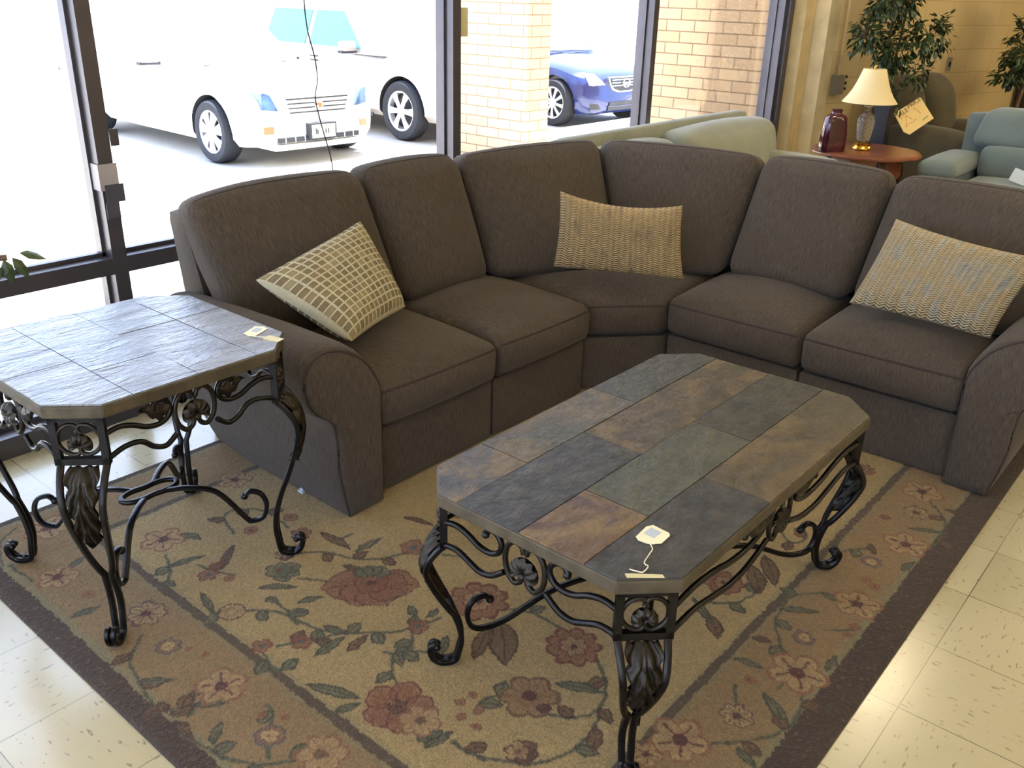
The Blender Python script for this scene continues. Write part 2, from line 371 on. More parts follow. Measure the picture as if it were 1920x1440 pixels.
# ------------------------------------------------------------------ room shell
def struct(name, mb, mat, parent=None, **kw):
    o = mb.build(name, mat, parent, smooth=kw.pop('smooth', False), **kw)
    if not parent: o['kind'] = 'structure'
    return o
WY = 2.9                                            # inner face of the shop window
WD = Vector((math.cos(math.radians(-15)), math.sin(math.radians(-15)), 0))   # direction of the oblique side wall
WN = Vector((WD.y, -WD.x, 0))                       # its normal, into the room
C0 = Vector((5.66, 2.70, 0))
wend = C0 + WD * 6.9
poly = [(-4.6, -5.2), (wend.x, -5.2), (wend.x, wend.y), (C0.x, C0.y), (C0.x - .01, WY + .12), (-4.6, WY + .12)]
struct('floor', MB().prism(poly, -0.1, 0.0), M_FLOOR)
struct('ceiling', MB().prism(poly, CEIL_Z, CEIL_Z + .1), M_CEIL)
mb = MB().box(-4.7, -4.6, -5.3, WY + .12, 2.8, CEIL_Z).box(-4.7, -4.6, -5.3, -4.4, 0, 2.8)
struct('wall_left', mb, M_PLASTER)
struct('wall_back', MB().box(-4.6, wend.x, -5.3, -5.2, 0, CEIL_Z), M_PLASTER)
struct('wall_right', MB().box(wend.x, wend.x + .1, -5.3, wend.y + .1, 0, CEIL_Z), M_PLASTER)
ow = MB().box(0, 7.0, 0, .1, 0, CEIL_Z).build('wall_side', M_BLOCK, smooth=False); ow.location = C0; ow.rotation_euler = (0, 0, math.radians(-15)); ow['kind'] = 'structure'
# window front: four bays, mullion right edges MX
MX = [-4.016, -2.187, -0.358, 1.491, 3.305]; MW = 0.056; JX = 5.10
def bay(n, x0, x1, xm):
    mb = MB()
    for a, b in ((0.59, 0.652), (2.72, 2.8)): mb.box(x0, x1, WY, WY + .12, a, b)
    mb.box(x0, x1, WY - .01, WY + .12, 0, 0.08)
    if xm: mb.box(xm - MW, xm, WY, WY + .12, 0.0, 2.8)
    for a in (0.645, 0.08): mb.box(x0, x1, WY + .052, WY + .078, a, a + .022)
    mb.box(x0, x0 + .012, WY + .052, WY + .078, .08, 2.72); mb.box(x1 - .012, x1, WY + .052, WY + .078, .08, 2.72)
    o = struct('window_%d' % n, mb, M_ALU)
    for a, b in ((.095, .60), (.66, 2.73)):
        MB().box(x0 + .004, x1 - .004, WY + .062, WY + .068, a, b).build('pane', M_GLASS, o, smooth=False)
    return o
bay(1, -4.6, MX[0] - MW, MX[0]); bay(2, MX[0], MX[1] - MW, MX[1]); bay(3, MX[1], MX[2] - MW, MX[2]); bay(4, MX[2], MX[3] - MW, MX[3]); bay(5, MX[3], MX[4] - MW, MX[4]); bay(6, MX[4], JX, None)
yb = [-4.4, -2.58, -.75, 1.07, 2.9]
for i in range(4):
    mb = MB(); y0, y1 = yb[i], yb[i + 1]
    for a, b in ((.59, .652), (2.72, 2.8)): mb.box(-4.71, -4.6, y0, y1, a, b)
    mb.box(-4.71, -4.59, y0, y1, 0, .08).box(-4.71, -4.6, y0, y0 + MW, 0, 2.8)
    o = struct('window_%d' % (7 + i), mb, M_ALU)
    for a, b in ((.08, .59), (.652, 2.72)): MB().box(-4.66, -4.654, y0 + MW, y1, a, b).build('pane', M_GLASS, o, smooth=False)
jb = MB().box(JX, JX + .045, WY - .01, WY + .12, 0, 2.8).box(JX + .045, JX + .10, WY - .035, WY + .12, 0, 2.8).box(JX + .10, JX + .15, WY - .02, WY + .12, 0, 2.8)
struct('trim_1', jb, M_ALU)
struct('wall_header', MB().box(-4.6, 5.25, WY, WY + .15, 2.8, CEIL_Z), M_PLASTER)
struct('wall_front', MB().box(JX + .15, 6.02, WY, WY + .15, 0, CEIL_Z), M_PLASTER)
struct('trim_2', MB().box(5.26, 5.435, 2.788, WY - .001, 0, CEIL_Z - .001), M_PLASTER)
struct('trim_3', MB().box(5.462, 5.655, 2.678, WY - .001, 0, CEIL_Z - .001), M_TRIM)
struct('dark_gap_strip', MB().box(5.435, 5.462, 2.83, WY - .001, 0, CEIL_Z - .001), M_GASKET)  # black strip stands in for the dark, shaded gap between the pilasters

# ceiling lights (troffers above the camera's view)
M_DIFF = NT('lit_diffuser'); _e = M_DIFF.n('Emission', None, Color=(*CEIL_COL, 1), Strength=2.0); M_DIFF.t.links.new(_e.outputs[0], M_DIFF.out.inputs[0]); M_DIFF = M_DIFF.m
for i, (x, y, pw) in enumerate(CEIL_LIGHTS):
    e = empty('ceiling_light', (x, y, CEIL_Z)); tag(e, 'warm ceiling light panel above the showroom floor, over the camera', 'ceiling light', 'ceiling lights')
    MB().box(-.62, .62, -.32, .32, -.05, -.001).box(-.6, -.58, -.3, .3, -.06, -.05).build('light_frame', M_TRIM, e, smooth=False)
    MB().box(-.57, .57, -.27, .27, -.058, -.0505).build('diffuser', M_DIFF, e, smooth=False)
    ld = bpy.data.lights.new('troffer_lamp', 'AREA'); ld.shape = 'RECTANGLE'; ld.size = 1.14; ld.size_y = .54; ld.energy = pw; ld.color = CEIL_COL
    lo = bpy.data.objects.new('troffer_lamp', ld); COL.objects.link(lo); lo.parent = e; lo.location = (0, 0, -.065)

# outdoors
struct('ground', MB().box(-30, 60, 7.0, 90, -.3, -.12), M_ASPH)
struct('ground_side', MB().box(-40, -4.72, -40, WY + .12, -.3, -.02), M_CONC)
struct('sidewalk', MB().box(-30, 60, WY + .12, 7.0, -.3, -.02), M_CONC)
struct('canopy', MB().box(-12, 14, WY + .15, 4.15, 2.85, 3.1), M_PLASTER)
tag(MB().box(5.30, 5.66, 5.59, 6.84, -.02, 3.4).build('brick_pillar', M_BRICK, smooth=False), 'tan brick pillar on the sidewalk between the silver and the blue car', 'pillar')
struct('wall_outer_wing', MB().box(6.02, 6.3, WY + .15, 4.72, -.02, 3.1), M_BRICK)

# tape on the mullion, cord on the glass, note on the glass
def frontface(z0, z1, x0, x1, dy=.0015): return MB().box(x0, x1, WY - dy, WY - .0001, z0, z1)
mb = MB().box(-.416, -.348, WY - .004, WY - .0002, .905, 1.0).box(-.42, -.416, WY - .004, WY + .05, .905, 1.0)
tag(mb.build('tape_strip', M_TAPEL, smooth=False), 'pale tape wrapped round the left window post above the dark flap', 'tape')
mb = MB().box(-.405, -.335, WY - .009, WY - .0045, .86, .925).box(-.41, -.36, WY - .007, WY - .0002, .80, .86)
tag(mb.build('tape_strip', M_TAPE, smooth=False), 'dark torn tape flap stuck on the left window post below the pale tape', 'tape')
tag(MB().box(-.357, -.325, WY - .003, WY - .0002, 1.06, 1.12).build('tape_strip', M_ALU, smooth=False), 'small dark tape scrap sticking off the left window post, highest of its tapes', 'tape')
pts = smooth_path([(.580, 2.94, 1.60), (.582, 2.94, 1.50), (.589, 2.935, 1.42), (.610, 2.93, 1.33), (.618, 2.93, 1.24), (.601, 2.93, 1.17), (.612, 2.93, 1.10), (.64, 2.93, 1.0), (.668, 2.93, .90), (.68, 2.93, .80), (.69, 2.93, .655)], 5)
tag(MB().sweep(pts, .006, .006, (0, 1, 0), 6).build('hanging_cord', M_GASKET), 'thin wavy dark cord hanging down the middle window pane behind the sofa', 'cord')
tag(MB().box(1.545, 1.60, WY + .056, WY + .061, 1.395, 1.53).build('paper_note', M_MASK, smooth=False), 'small yellowed paper note taped on the glass beside the centre window post', 'note')

# electrical box with conduit on the side wall
def wallpt(d, z, off=0.0): return C0 + WD * d + WN * off + Vector((0, 0, z))
def on_wall(name, d, z, parent=None):
    e = empty(name, wallpt(d, z, 0), math.radians(-15)); return e
M_METALBOX = simple('grey_metal_box', S(150, 142, 126), 0.5, 0.3)
e = on_wall('outlet_box', .115, .98); tag(e, 'grey metal outlet box with plugs below a conduit on the cream block wall', 'outlet box')
MB().box(-.06, .06, -.05, 0, -.09, .06).build('box_body', M_METALBOX, e, smooth=False)
for z in (.035, -.015, -.06): MB().box(.06, .10, -.04, -.012, z, z + .022).build('plug', M_GASKET, e, smooth=False)
MB().sweep([(0, -.02, .06), (0, -.02, CEIL_Z - .985)], .022, .022, (0, 1, 0), 8).build('conduit', M_PLASTER, e)
e = on_wall('wall_switch', 1.73, 1.093); tag(e, 'small grey switch plate on the cream wall between the two leafy trees', 'switch')
MB().box(-.035, .035, -.012, 0, -.06, .06).build('switch_plate', M_METALBOX, e, smooth=False); MB().box(-.01, .01, -.02, -.012, -.02, .02).build('switch_toggle', M_GASKET, e, smooth=False)
# ------------------------------------------------------------------ sectional sofa
sofa = empty('sectional_sofa', (0.9, 2.1, 0)); SO = Vector((0.9, 2.1, 0))
tag(sofa, 'large dark brown chenille L-shaped sectional sofa curving round the coffee table', 'sofa')
def sh(c8): return [tuple(Vector(c) - SO) for c in c8]
def seat(c8, fr=.035):
    C = Cushion(sh(c8), (.03, .045, .05), {'+z': .058, '-y': .030})
    mb = MB(); C.mesh(mb, (22, 18, 10)); o = mb.build('seat_cushion', M_SOFA, sofa, ang=60)
    for zz, nm in ((1, 'piping'), (-1, 'piping')):
        pts = [C.map((x, -1, zz * .80)) for x in np.linspace(-.985, .985, 22)]
        MB().sweep(pts, .009, .009, (0, 0, 1), 6).build(nm, M_PIPE, o)
    return o
seat([(-.205, 1.675, .262), (.393, 1.675, .258), (.393, 2.28, .262), (-.205, 2.28, .262), (-.205, 1.665, .425), (.393, 1.665, .42), (.393, 2.28, .44), (-.205, 2.28, .44)])
seat([(.400, 1.675, .262), (.985, 1.675, .262), (.985, 2.28, .262), (.400, 2.28, .262), (.400, 1.665, .425), (.985, 1.665, .425), (.985, 2.28, .44), (.400, 2.28, .44)])
seat([(.992, 1.735, .262), (1.262, 1.49, .262), (1.80, 1.49, .262), (.992, 2.30, .262), (.992, 1.72, .42), (1.252, 1.485, .42), (1.80, 1.485, .43), (.992, 2.30, .43)])
seat([(1.262, 1.478, .27), (1.262, .882, .27), (1.84, .882, .27), (1.84, 1.478, .27), (1.248, 1.478, .435), (1.248, .882, .435), (1.84, .882, .45), (1.84, 1.478, .45)])
seat([(1.262, .875, .27), (1.262, .272, .27), (1.84, .272, .27), (1.84, .875, .27), (1.248, .875, .435), (1.248, .272, .435), (1.84, .272, .45), (1.84, .875, .45)])
def base(c8): rbox('base_panel', sh(c8), M_SOFA, sofa, r=.014, n=(6, 4, 8))
base(box8(-.200, .395, 1.70, 2.50, .0145, .262)); base(box8(.400, .985, 1.70, 2.50, .0145, .262))
base([(.992, 1.74, .0145), (1.285, 1.49, .0145), (1.95, 1.49, .0145), (.992, 2.45, .0145), (.992, 1.74, .258), (1.285, 1.49, .258), (1.95, 1.49, .258), (.992, 2.45, .258)])
base([(1.285, 1.478, .0145), (1.285, .882, .0145), (2.1, .882, .0145), (2.1, 1.478, .0145), (1.285, 1.478, .268), (1.285, .882, .268), (2.1, .882, .268), (2.1, 1.478, .268)])
base([(1.285, .876, .0145), (1.285, .272, .0145), (2.1, .272, .0145), (2.1, .876, .0145), (1.285, .876, .268), (1.285, .272, .268), (2.1, .272, .268), (2.1, .876, .268)])
def backc(c8, lean=None):
    C = Cushion(sh(c8), (.065, .07, .085), {'-y': .055, '+z': .02}, lean)
    mb = MB(); C.mesh(mb, (20, 10, 22)); o = mb.build('back_cushion', M_SOFA, sofa, ang=60)
    pts = [C.map((-.99, -.62, z)) for z in np.linspace(-.7, .99, 14)][:-1] + [C.map((x, -.62, .99)) for x in np.linspace(-.99, .99, 18)] + [C.map((.99, -.62, z)) for z in np.linspace(.99, -.7, 14)][1:]
    MB().sweep(pts, .007, .007, (0, -1, 0), 6).build('piping', M_PIPE, o)
    return o
def slump(u):  # outer top corner rounded off and lower
    x, y, z = u; k = max(0, (-x - .1)) ** 2 * max(0, z) * .09
    return [x, y, z - k]
def slump_r(u):
    x, y, z = u; k = max(0, x) ** 2 * max(0, z) * .11
    return [x, y, z - k]
# front-bottom L, R ; back-bottom R, L ; front-top L, R ; back-top R, L
backc([(-.33, 2.14, .44), (.395, 2.14, .44), (.395, 2.36, .44), (-.31, 2.36, .44), (-.405, 2.375, .965), (.375, 2.37, .965), (.375, 2.55, .93), (-.375, 2.555, .92)], slump)
backc([(.400, 2.14, .44), (.900, 2.13, .44), (.93, 2.36, .44), (.400, 2.36, .44), (.380, 2.37, .965), (.925, 2.37, .965), (.94, 2.55, .93), (.380, 2.55, .93)])
backc([(.895, 2.12, .44), (1.40, 1.80, .44), (1.62, 2.04, .44), (.97, 2.36, .44), (.935, 2.37, .955), (1.775, 2.23, .955), (1.93, 2.39, .92), (.97, 2.53, .92)])
backc([(1.395, 1.81, .44), (1.62, 1.435, .45), (1.84, 1.47, .45), (1.58, 2.0, .44), (1.785, 2.225, .955), (1.925, 1.45, .96), (2.10, 1.47, .925), (1.94, 2.37, .92)])
backc([(1.62, 1.43, .46), (1.62, .868, .46), (1.84, .868, .46), (1.84, 1.43, .46), (1.945, 1.455, .965), (1.925, .862, .965), (2.10, .862, .93), (2.11, 1.455, .93)])
backc([(1.62, .862, .46), (1.62, .24, .46), (1.84, .24, .46), (1.84, .862, .46), (1.925, .850, .965), (1.925, .05, .955), (2.10, .05, .90), (2.10, .850, .93)], slump_r)
# back shells, wider at the top than at the floor
def shell(c8, n=(10, 4, 12)): rbox('back_frame', sh(c8), M_SOFA, sofa, r=.03, n=n)
shell([(-.25, 2.40, .0145), (.985, 2.40, .0145), (.985, 2.60, .0145), (-.27, 2.60, .0145), (-.395, 2.42, .90), (.96, 2.42, .90), (.96, 2.62, .89), (-.335, 2.62, .875)])
shell([(.99, 2.44, .0145), (1.98, 1.50, .0145), (2.12, 1.62, .0145), (1.10, 2.60, .0145), (.965, 2.42, .90), (1.86, 2.28, .90), (2.0, 2.45, .89), (.99, 2.62, .89)])
shell([(1.98, 1.5, .0145), (2.00, .20, .0145), (2.18, .20, .0145), (2.16, 1.55, .0145), (1.96, 2.30, .90), (1.98, .06, .88), (2.20, .06, .87), (2.18, 2.2, .89)])
# rolled arms
AP = [(0, .0145), (0, .13), (0, .23), (0, .34), (0, .43), (.023, .49), (.072, .555), (.146, .60), (.216, .612), (.268, .585), (.289, .536), (.282, .472), (.247, .418), (.205, .388), (.185, .35), (.178, .275), (.178, .21), (.166, .12), (.147, .03), (.145, .0145)]
def arm(fn, depth):
    """fn(offset outward, depth from the front, z) -> point"""
    P = smooth_path([(a, b, 0) for a, b in AP], 3); n = len(P)
    ys = [0.0, .004, .015, .035, .07] + list(np.linspace(.13, depth, 12)); mb = MB(); vs = []; uvs = []
    per = [0]
    for i in range(1, n): per.append(per[-1] + (P[i] - P[i - 1]).length)
    for y in ys:
        k = min(1.0, max(0.0, y / .05)) ** .5; g = .016 * k
        sg = 1 + .02 * math.sin(y * 6) * k
        for p in P:
            o, z = p.x, p.y
            if z > .30:
                w = min(1, (z - .30) / .15); cx, cz = .14, .46; dx, dz = o - cx, z - cz; L = math.hypot(dx, dz) + 1e-6
                o2 = o + dx / L * g * w * sg; z2 = z + dz / L * g * w * sg * 1.4
            else:
                o2 = o + (.012 * k * math.sin(max(0, z) / .30 * math.pi) if o > .1 else 0); z2 = z
            if z > .05: z2 += -.03 * max(0, (y - .3)) * (1 if z > .3 else 0)
            vs.append(fn(o2, y, z2))
    fs = []
    for j in range(len(ys) - 1):
        for i in range(n - 1):
            fs.append((j * n + i, j * n + i + 1, (j + 1) * n + i + 1, (j + 1) * n + i)); uvs.append([(ys[j], per[i]), (ys[j], per[i + 1]), (ys[j + 1], per[i + 1]), (ys[j + 1], per[i])])
    mb.add(vs, fs, uvs); mb.add([fn(p.x, depth, p.y) for p in P], [tuple(range(n))], [[(p.x, p.y) for p in P]])
    o = mb.build('arm', M_SOFA, sofa, ang=50)
    # padded front panel with piping round it
    cx, cz = .10, .30; rings = [(1.0, .0), (.97, -.010), (.88, -.018), (.6, -.022), (.25, -.022)]; fb = MB(); vs = []
    for s_, d in rings:
        for p in P: vs.append(fn(cx + (p.x - cx) * s_ if s_ > .9 else cx + (p.x - cx) * s_, d, cz + (p.y - cz) * s_))
    fs = []; uvs = []
    for j in range(len(rings) - 1):
        for i in range(n):
            i2 = (i + 1) % n; q = (j * n + i, j * n + i2, (j + 1) * n + i2, (j + 1) * n + i); fs.append(q)
            def w_(k): jj, ii = divmod(k, n); s_ = rings[jj][0]; return (cx + (P[ii].x - cx) * s_, cz + (P[ii].y - cz) * s_)
            uvs.append([w_(k) for k in q])
    fs.append(tuple((len(rings) - 1) * n + i for i in range(n))); uvs.append([w_(k) for k in fs[-1]])
    fb.add(vs, fs, uvs); f = fb.build('arm_panel', M_SOFA, o, ang=50)
    MB().sweep([fn(p.x, -.003, p.y) for p in P[1:-1]], .010, .010, (0, 0, 1), 6).build('piping', M_PIPE, f)
def fl(o, y, z):
    out = max(0, y - .5) * (.10 if z < .3 else 0) * (1 - z / .3)
    return tuple(Vector((-.207 - o * 1.0 + (out if o > .1 else 0) , 1.665 + y, z)) - SO)
arm(fl, .80)
def fr(o, y, z): return tuple(Vector((1.25 + y, .270 - o, z)) - SO)
arm(fr, .80)
# small clear plastic tag on the rug beside the left arm
tag(MB().box(-.365, -.33, 1.895, 1.92, .013, .02).box(-.36, -.345, 1.90, 1.915, .02, .028).build('plastic_scrap', M_CARDB, smooth=False), 'tiny pale plastic scrap on the rug beside the outer side of the sofa left arm', 'scrap')

# ------------------------------------------------------------------ throw pillows
def pillow(name, bl, br, tr, tl, T, mat, label, pinch=.06, sag=0.0, group=None):
    bl, br, tr, tl = map(Vector, (bl, br, tr, tl)); c = (bl + br + tr + tl) / 4
    nrm = (br - bl).cross(tl - bl).normalized()
    if nrm.dot(Vector((-1.979, -.36, 1.6)) - c) < 0: nrm = -nrm
    mb = MB(); N = 36
    def P(s, t, side):
        a, b = 2 * s - 1, 2 * t - 1
        aa = a * (1 - pinch * (1 - b * b)); bb = b * (1 - pinch * (1 - a * a))
        s2, t2 = (aa + 1) / 2, (bb + 1) / 2
        p = bl.lerp(br, s2).lerp(tl.lerp(tr, s2), t2)
        th = T / 2 * max(0, (1 - a ** 4) * (1 - b ** 4)) ** .45 * (1 - .25 * (a * a + b * b) / 2)
        th *= 1 + .05 * math.sin(5 * a + 2 * b)
        return p + nrm * (th * side) - Vector((0, 0, sag * (1 - a * a) * (b + 1) / 2))
    def lat(k): t = -1 + 2 * k; return (math.copysign(1 - (1 - abs(t)) ** 1.5, t) + 1) / 2
    uvf = None
    for side in (1, -1):
        vs = [P(lat(i / N), lat(j / N), side) - c for j in range(N + 1) for i in range(N + 1)]; fs = []; uvs = []
        for j in range(N):
            for i in range(N):
                q = [(i, j), (i + 1, j), (i + 1, j + 1), (i, j + 1)]
                if side < 0: q = q[::-1]
                fs.append([b_ * (N + 1) + a_ for a_, b_ in q]); uvs.append([(lat(a_ / N), lat(b_ / N)) for a_, b_ in q])
        mb.add(vs, fs, uvs)
    o = mb.build(name, mat, ang=70); o.location = c
    bm = __import__('bmesh').new(); bm.from_mesh(o.data); __import__('bmesh').ops.remove_doubles(bm, verts=bm.verts, dist=.0006); __import__('bmesh').ops.recalc_face_normals(bm, faces=bm.faces); bm.to_mesh(o.data); bm.free()
    tag(o, label, 'pillow', group); return o
CP = Vector((-1.979, -.3625, 1.6139))
def fwd(p, k): return tuple(CP + (Vector(p) - CP) * k)
PG = 'throw pillows on the sectional sofa'
pillow('throw_pillow', fwd((-.142, 1.863, .52), .985), fwd((.272, 2.042, .50), .985), fwd((.237, 2.242, .80), .96), fwd((-.29, 2.168, .70), .97), .15, M_LAT, 'square tan pillow with a cream lattice grid on the left seat of the brown sectional', group=PG)
pillow('throw_pillow', fwd((1.106, 1.977, .5), .972), fwd((1.378, 1.477, .49), .985), fwd((1.482, 1.575, .78), .965), fwd((1.172, 2.008, .82), .955), .13, M_WOV1, 'oblong honey tan braided pillow in the middle corner of the brown sectional', .04, .03, group=PG)
pillow('throw_pillow', fwd((1.543, .816, .5), .975), fwd((1.500, .278, .5), .99), fwd((1.66, .20, .78), .965), fwd((1.828, .785, .8), .95), .14, M_WOV2, 'oblong chunky woven pale beige pillow leaning on the right seat of the brown sectional', .04, .01, group=PG)
# ------------------------------------------------------------------ slate and iron tables
def clip_poly(poly, clip):
    out = poly
    for i in range(len(clip)):
        a, b = clip[i], clip[(i + 1) % len(clip)]; inp = out; out = []
        def ins(p): return (b[0] - a[0]) * (p[1] - a[1]) - (b[1] - a[1]) * (p[0] - a[0]) >= -1e-9
        for k in range(len(inp)):
            p, q = inp[k - 1], inp[k]
            if ins(q) != ins(p):
                d1 = (b[0] - a[0]) * (p[1] - a[1]) - (b[1] - a[1]) * (p[0] - a[0]); d2 = (b[0] - a[0]) * (q[1] - a[1]) - (b[1] - a[1]) * (q[0] - a[0]); t = d1 / (d1 - d2)
                out.append((p[0] + (q[0] - p[0]) * t, p[1] + (q[1] - p[1]) * t))
            if ins(q): out.append(q)
        if not out: return []
    return out
def octa(hx, hy, c): return [(-hx + c, -hy), (hx - c, -hy), (hx, -hy + c), (hx, hy - c), (hx - c, hy), (-hx + c, hy), (-hx, hy - c), (-hx, -hy + c)]
M_GROUT = simple('dark_grout', S(62, 60, 54), 0.8)
def tabletop(root, hx, hy, cut, z, tiles, M_SLATE=M_SLATE):
    oc = octa(hx, hy, cut)
    slab = MB().prism(oc, z - .036, z - .004)
    o = slab.build('tabletop', M_EDGE, root, smooth=False)
    mod = o.modifiers.new('b', 'BEVEL'); mod.width = .004; mod.segments = 2
    inner = octa(hx - .003, hy - .003, cut)
    mb = MB(); cols = []
    rnd = random.Random(5)
    for x0, x1, y0, y1, col, rust in tiles:
        g = .0006
        pl = clip_poly([(x0 + g, y0 + g), (x1 - g, y0 + g), (x1 - g, y1 - g), (x0 + g, y1 - g)], inner)
        if len(pl) < 3: continue
        cx = sum(p[0] for p in pl) / len(pl); cy = sum(p[1] for p in pl) / len(pl); n = len(pl)
        dz = rnd.uniform(-.0008, .0008)
        vs = [(x, y, z - .004) for x, y in pl] + [(cx + (x - cx) * .995, cy + (y - cy) * .993, z + dz) for x, y in pl]
        mb.add(vs, [tuple(range(n, 2 * n))] + [(i, (i + 1) % n, n + (i + 1) % n, n + i) for i in range(n)])
        cols += [(*S(*col)[:3], rust)] * (n + 1)
    t = mb.build('slate_tiles', M_SLATE, o, smooth=False)
    ca = t.data.color_attributes.new('tint', 'FLOAT_COLOR', 'CORNER')
    for pi, p in enumerate(t.data.polygons):
        for li in p.loop_indices: ca.data[li].color = cols[pi]
    MB().prism(octa(hx - .004, hy - .004, cut), z - .0042, z - .0035).build('grout', M_GROUT, o, smooth=False)
    return o
def shell_fan(mb, M, cx, cz, r, depth=.014, mi=0):
    """ribbed scallop, opening upward, in the local plane u (x), v (z), out of plane w"""
    nr, na = 6, 28; vs = []
    for j in range(nr + 1):
        for i in range(na + 1):
            a = math.radians(-25 + 230 * i / na); rr = r * j / nr * (1 + .10 * abs(math.sin(i * math.pi * 7 / na)))
            w = depth * (math.sin(math.pi * min(1, j / nr * .9)) + .30 * math.cos(i * math.pi * 14 / na) * (j / nr))
            vs.append(M @ Vector((cx + rr * math.cos(a), -w - .002, cz + rr * math.sin(a))))
    fs = [(j * (na + 1) + i, j * (na + 1) + i + 1, (j + 1) * (na + 1) + i + 1, (j + 1) * (na + 1) + i) for j in range(nr) for i in range(na)]
    mb.add(vs, fs, mi=mi)
    b = len(vs); vs2 = [M @ Vector((cx + r * 1.0 * j / nr * math.cos(math.radians(-25 + 230 * i / na)), .004, cz + r * j / nr * math.sin(math.radians(-25 + 230 * i / na)))) for j in range(nr + 1) for i in range(na + 1)]
    mb.add(vs2, [f[::-1] for f in fs], mi=mi)
def arc(cx, cz, r, a0, a1, n=16, r1=None):
    r1 = r if r1 is None else r1
    return [(cx + (r + (r1 - r) * k / n) * math.cos(math.radians(a0 + (a1 - a0) * k / n)), cz + (r + (r1 - r) * k / n) * math.sin(math.radians(a0 + (a1 - a0) * k / n))) for k in range(n + 1)]
def iron_table(root, hx, hy, cut, ztop, foot_in, low):
    zs = ztop - .036                                   # underside of the slab
    pw = cut * math.sqrt(2) * .94; ph = .118 if low else .125
    chm = [((hx - cut / 2) * sx, (hy - cut / 2) * sy) for sx, sy in ((-1, -1), (1, -1), (1, 1), (-1, 1))]
    for (cx, cy), (sx, sy) in zip(chm, ((-1, -1), (1, -1), (1, 1), (-1, 1))):
        nx, ny = sx / math.sqrt(2), sy / math.sqrt(2)      # outward
        cx, cy = cx - nx * .015, cy - ny * .015
        M = Matrix(((-ny, -nx, 0, cx), (nx, -ny, 0, cy), (0, 0, 1, 0), (0, 0, 0, 1)))   # local x tangent, -y outward, z up
        # corner panel
        mb = MB(); z0 = zs - ph; b = .017; hw = pw / 2
        for bx in ((-hw, -hw + b, z0, zs), (hw - b, hw, z0, zs), (-hw, hw, z0, z0 + b), (-hw, hw, zs - b * .6, zs)):
            mb.box(bx[0], bx[1], -.009, .009, bx[2], bx[3], M=M)
        leg = mb.build('leg', M_IRON, root, ang=30)
        zc = (z0 + b + zs - b * .6) / 2; rr = (pw / 2 - b) * .94
        mo = MB()
        for s in (-1, 1):
            pth = [(s * p[0], -.002, p[1]) for p in (arc(.012, zc + rr * .62, .012, 230, 90, 6) + arc(.010, zc, rr * .92, 78, -78, 18) + arc(.012, zc - rr * .62, .012, 270, 120, 6))]
            mo.sweep([M @ Vector(p) for p in pth], .011, .013, (nx, ny, 0), 8)
        shell_fan(mo, M, 0, zc - rr * .35, rr * .62, .012)
        mo.build('corner_medallion', M_IRONB, leg, ang=60)
        # two strap bars: knee out, shank in, scroll foot
        prof = [(0.0, z0 + .004), (.016, z0 - .018), (.036, z0 - .05), (.040, z0 - .085), (.024, z0 - .135), (-.006, z0 - .21), (-.030, z0 - .29), (-.040, z0 - .345)]
        H = z0; k = (H - .012) / .38 if low else (H - .012) / .38
        def zz(f): return .012 + (H - .012) * f
        prof = [(0, 1.0), (.018, .95), (.038, .865), (.043, .78), (.028, .665), (.002, .53), (-.024, .40), (-.040, .28), (-.044, .185), (-.038, .10)]
        if not low: prof = [(0, 1.0), (.022, .955), (.046, .88), (.052, .80), (.040, .69), (.014, .54), (-.014, .40), (-.034, .27), (-.040, .17), (-.036, .09)]
        path = [(r, zz(f)) for r, f in prof]
        foot = [(-.030, .022), (-.012, .0125), (.012, .014), (.030, .030), (.036, .052), (.028, .066), (.018, .060)]
        full = path + foot; fp = smooth_path([(r, 0, z) for r, z in full], 5)
        conv = zz(.40 if low else .38)
        bars = MB(); N = len(fp)
        for s in (-1, 1):
            pts = []; ws = []; hs = []
            for i, p in enumerate(fp):
                z = p.z; i_f = i / N
                if i_f < .8 or z > .1:
                    u = max(0, min(1, (z - conv) / (H - conv))); off = .0075 + (pw / 2 - .010 - .0075) * (u ** .55 if u > 0 else 0)
                    if z < conv: off = .0085 + .003 * math.sin(max(0, (conv - z) / conv) * math.pi)
                else: off = .0085
                pts.append(M @ Vector((s * off, -p.x, p.z))); ws.append(.0145 if i < N - 6 else .0145); hs.append(.0155 if i < N * .75 else .013)
            bars.sweep(pts, ws, hs, (-ny, nx, 0), square=True)
            bars.ball(pts[-1], .010, seg=10, rings=6)
        st = bars.build('leg_strap', M_IRON, leg, ang=45)
        # acanthus leaf between the straps
        lf = MB(); nu, nv = 22, 34; zA, zB = z0 - .004, zz(.52 if low else .60) - .004
        def leafpt(u, v, back=0):
            z = zA + (zB - zA) * v; a = 2 * u - 1
            # radius from profile
            ri = min(range(len(fp) // 2), key=lambda i: abs(fp[i].z - z)); r = fp[ri].x
            hw_ = (pw / 2 - .024) * (1 - .42 * v) * (1 if v < .8 else math.sqrt(max(0, 1 - ((v - .8) / .2) ** 2)) * 1.0 + .02)
            hw_ *= 1 + .26 * abs(math.sin(v * math.pi * 5.0)) - .18
            ridge = .008 * (1 - abs(a)) + .004 * (abs(a) < .09) + .0065 * math.cos((abs(a) * 2.2 - v * 5) * math.pi * 1.2) * min(1, abs(a) * 3)
            return M @ Vector((a * hw_, -(r + .006 + ridge) + back, z - .02 * abs(a) * (0) + .012 * abs(a) * 0))
        for bk in (0, .010): lf.grid(lambda u, v, bk=bk: leafpt(u, v, bk), nu, nv)
        lf.build('acanthus_leaf', M_IRONB, leg, ang=80)
        if not low or True:
            ft = MB().lathe([(.008, 0), (.009, .008), (.005, .014)], (0, 0, 0), 10); fo = ft.build('glide', M_GASKET, leg); fo.location = M @ Vector((0, .006, .0))
            fo.location.z = .012
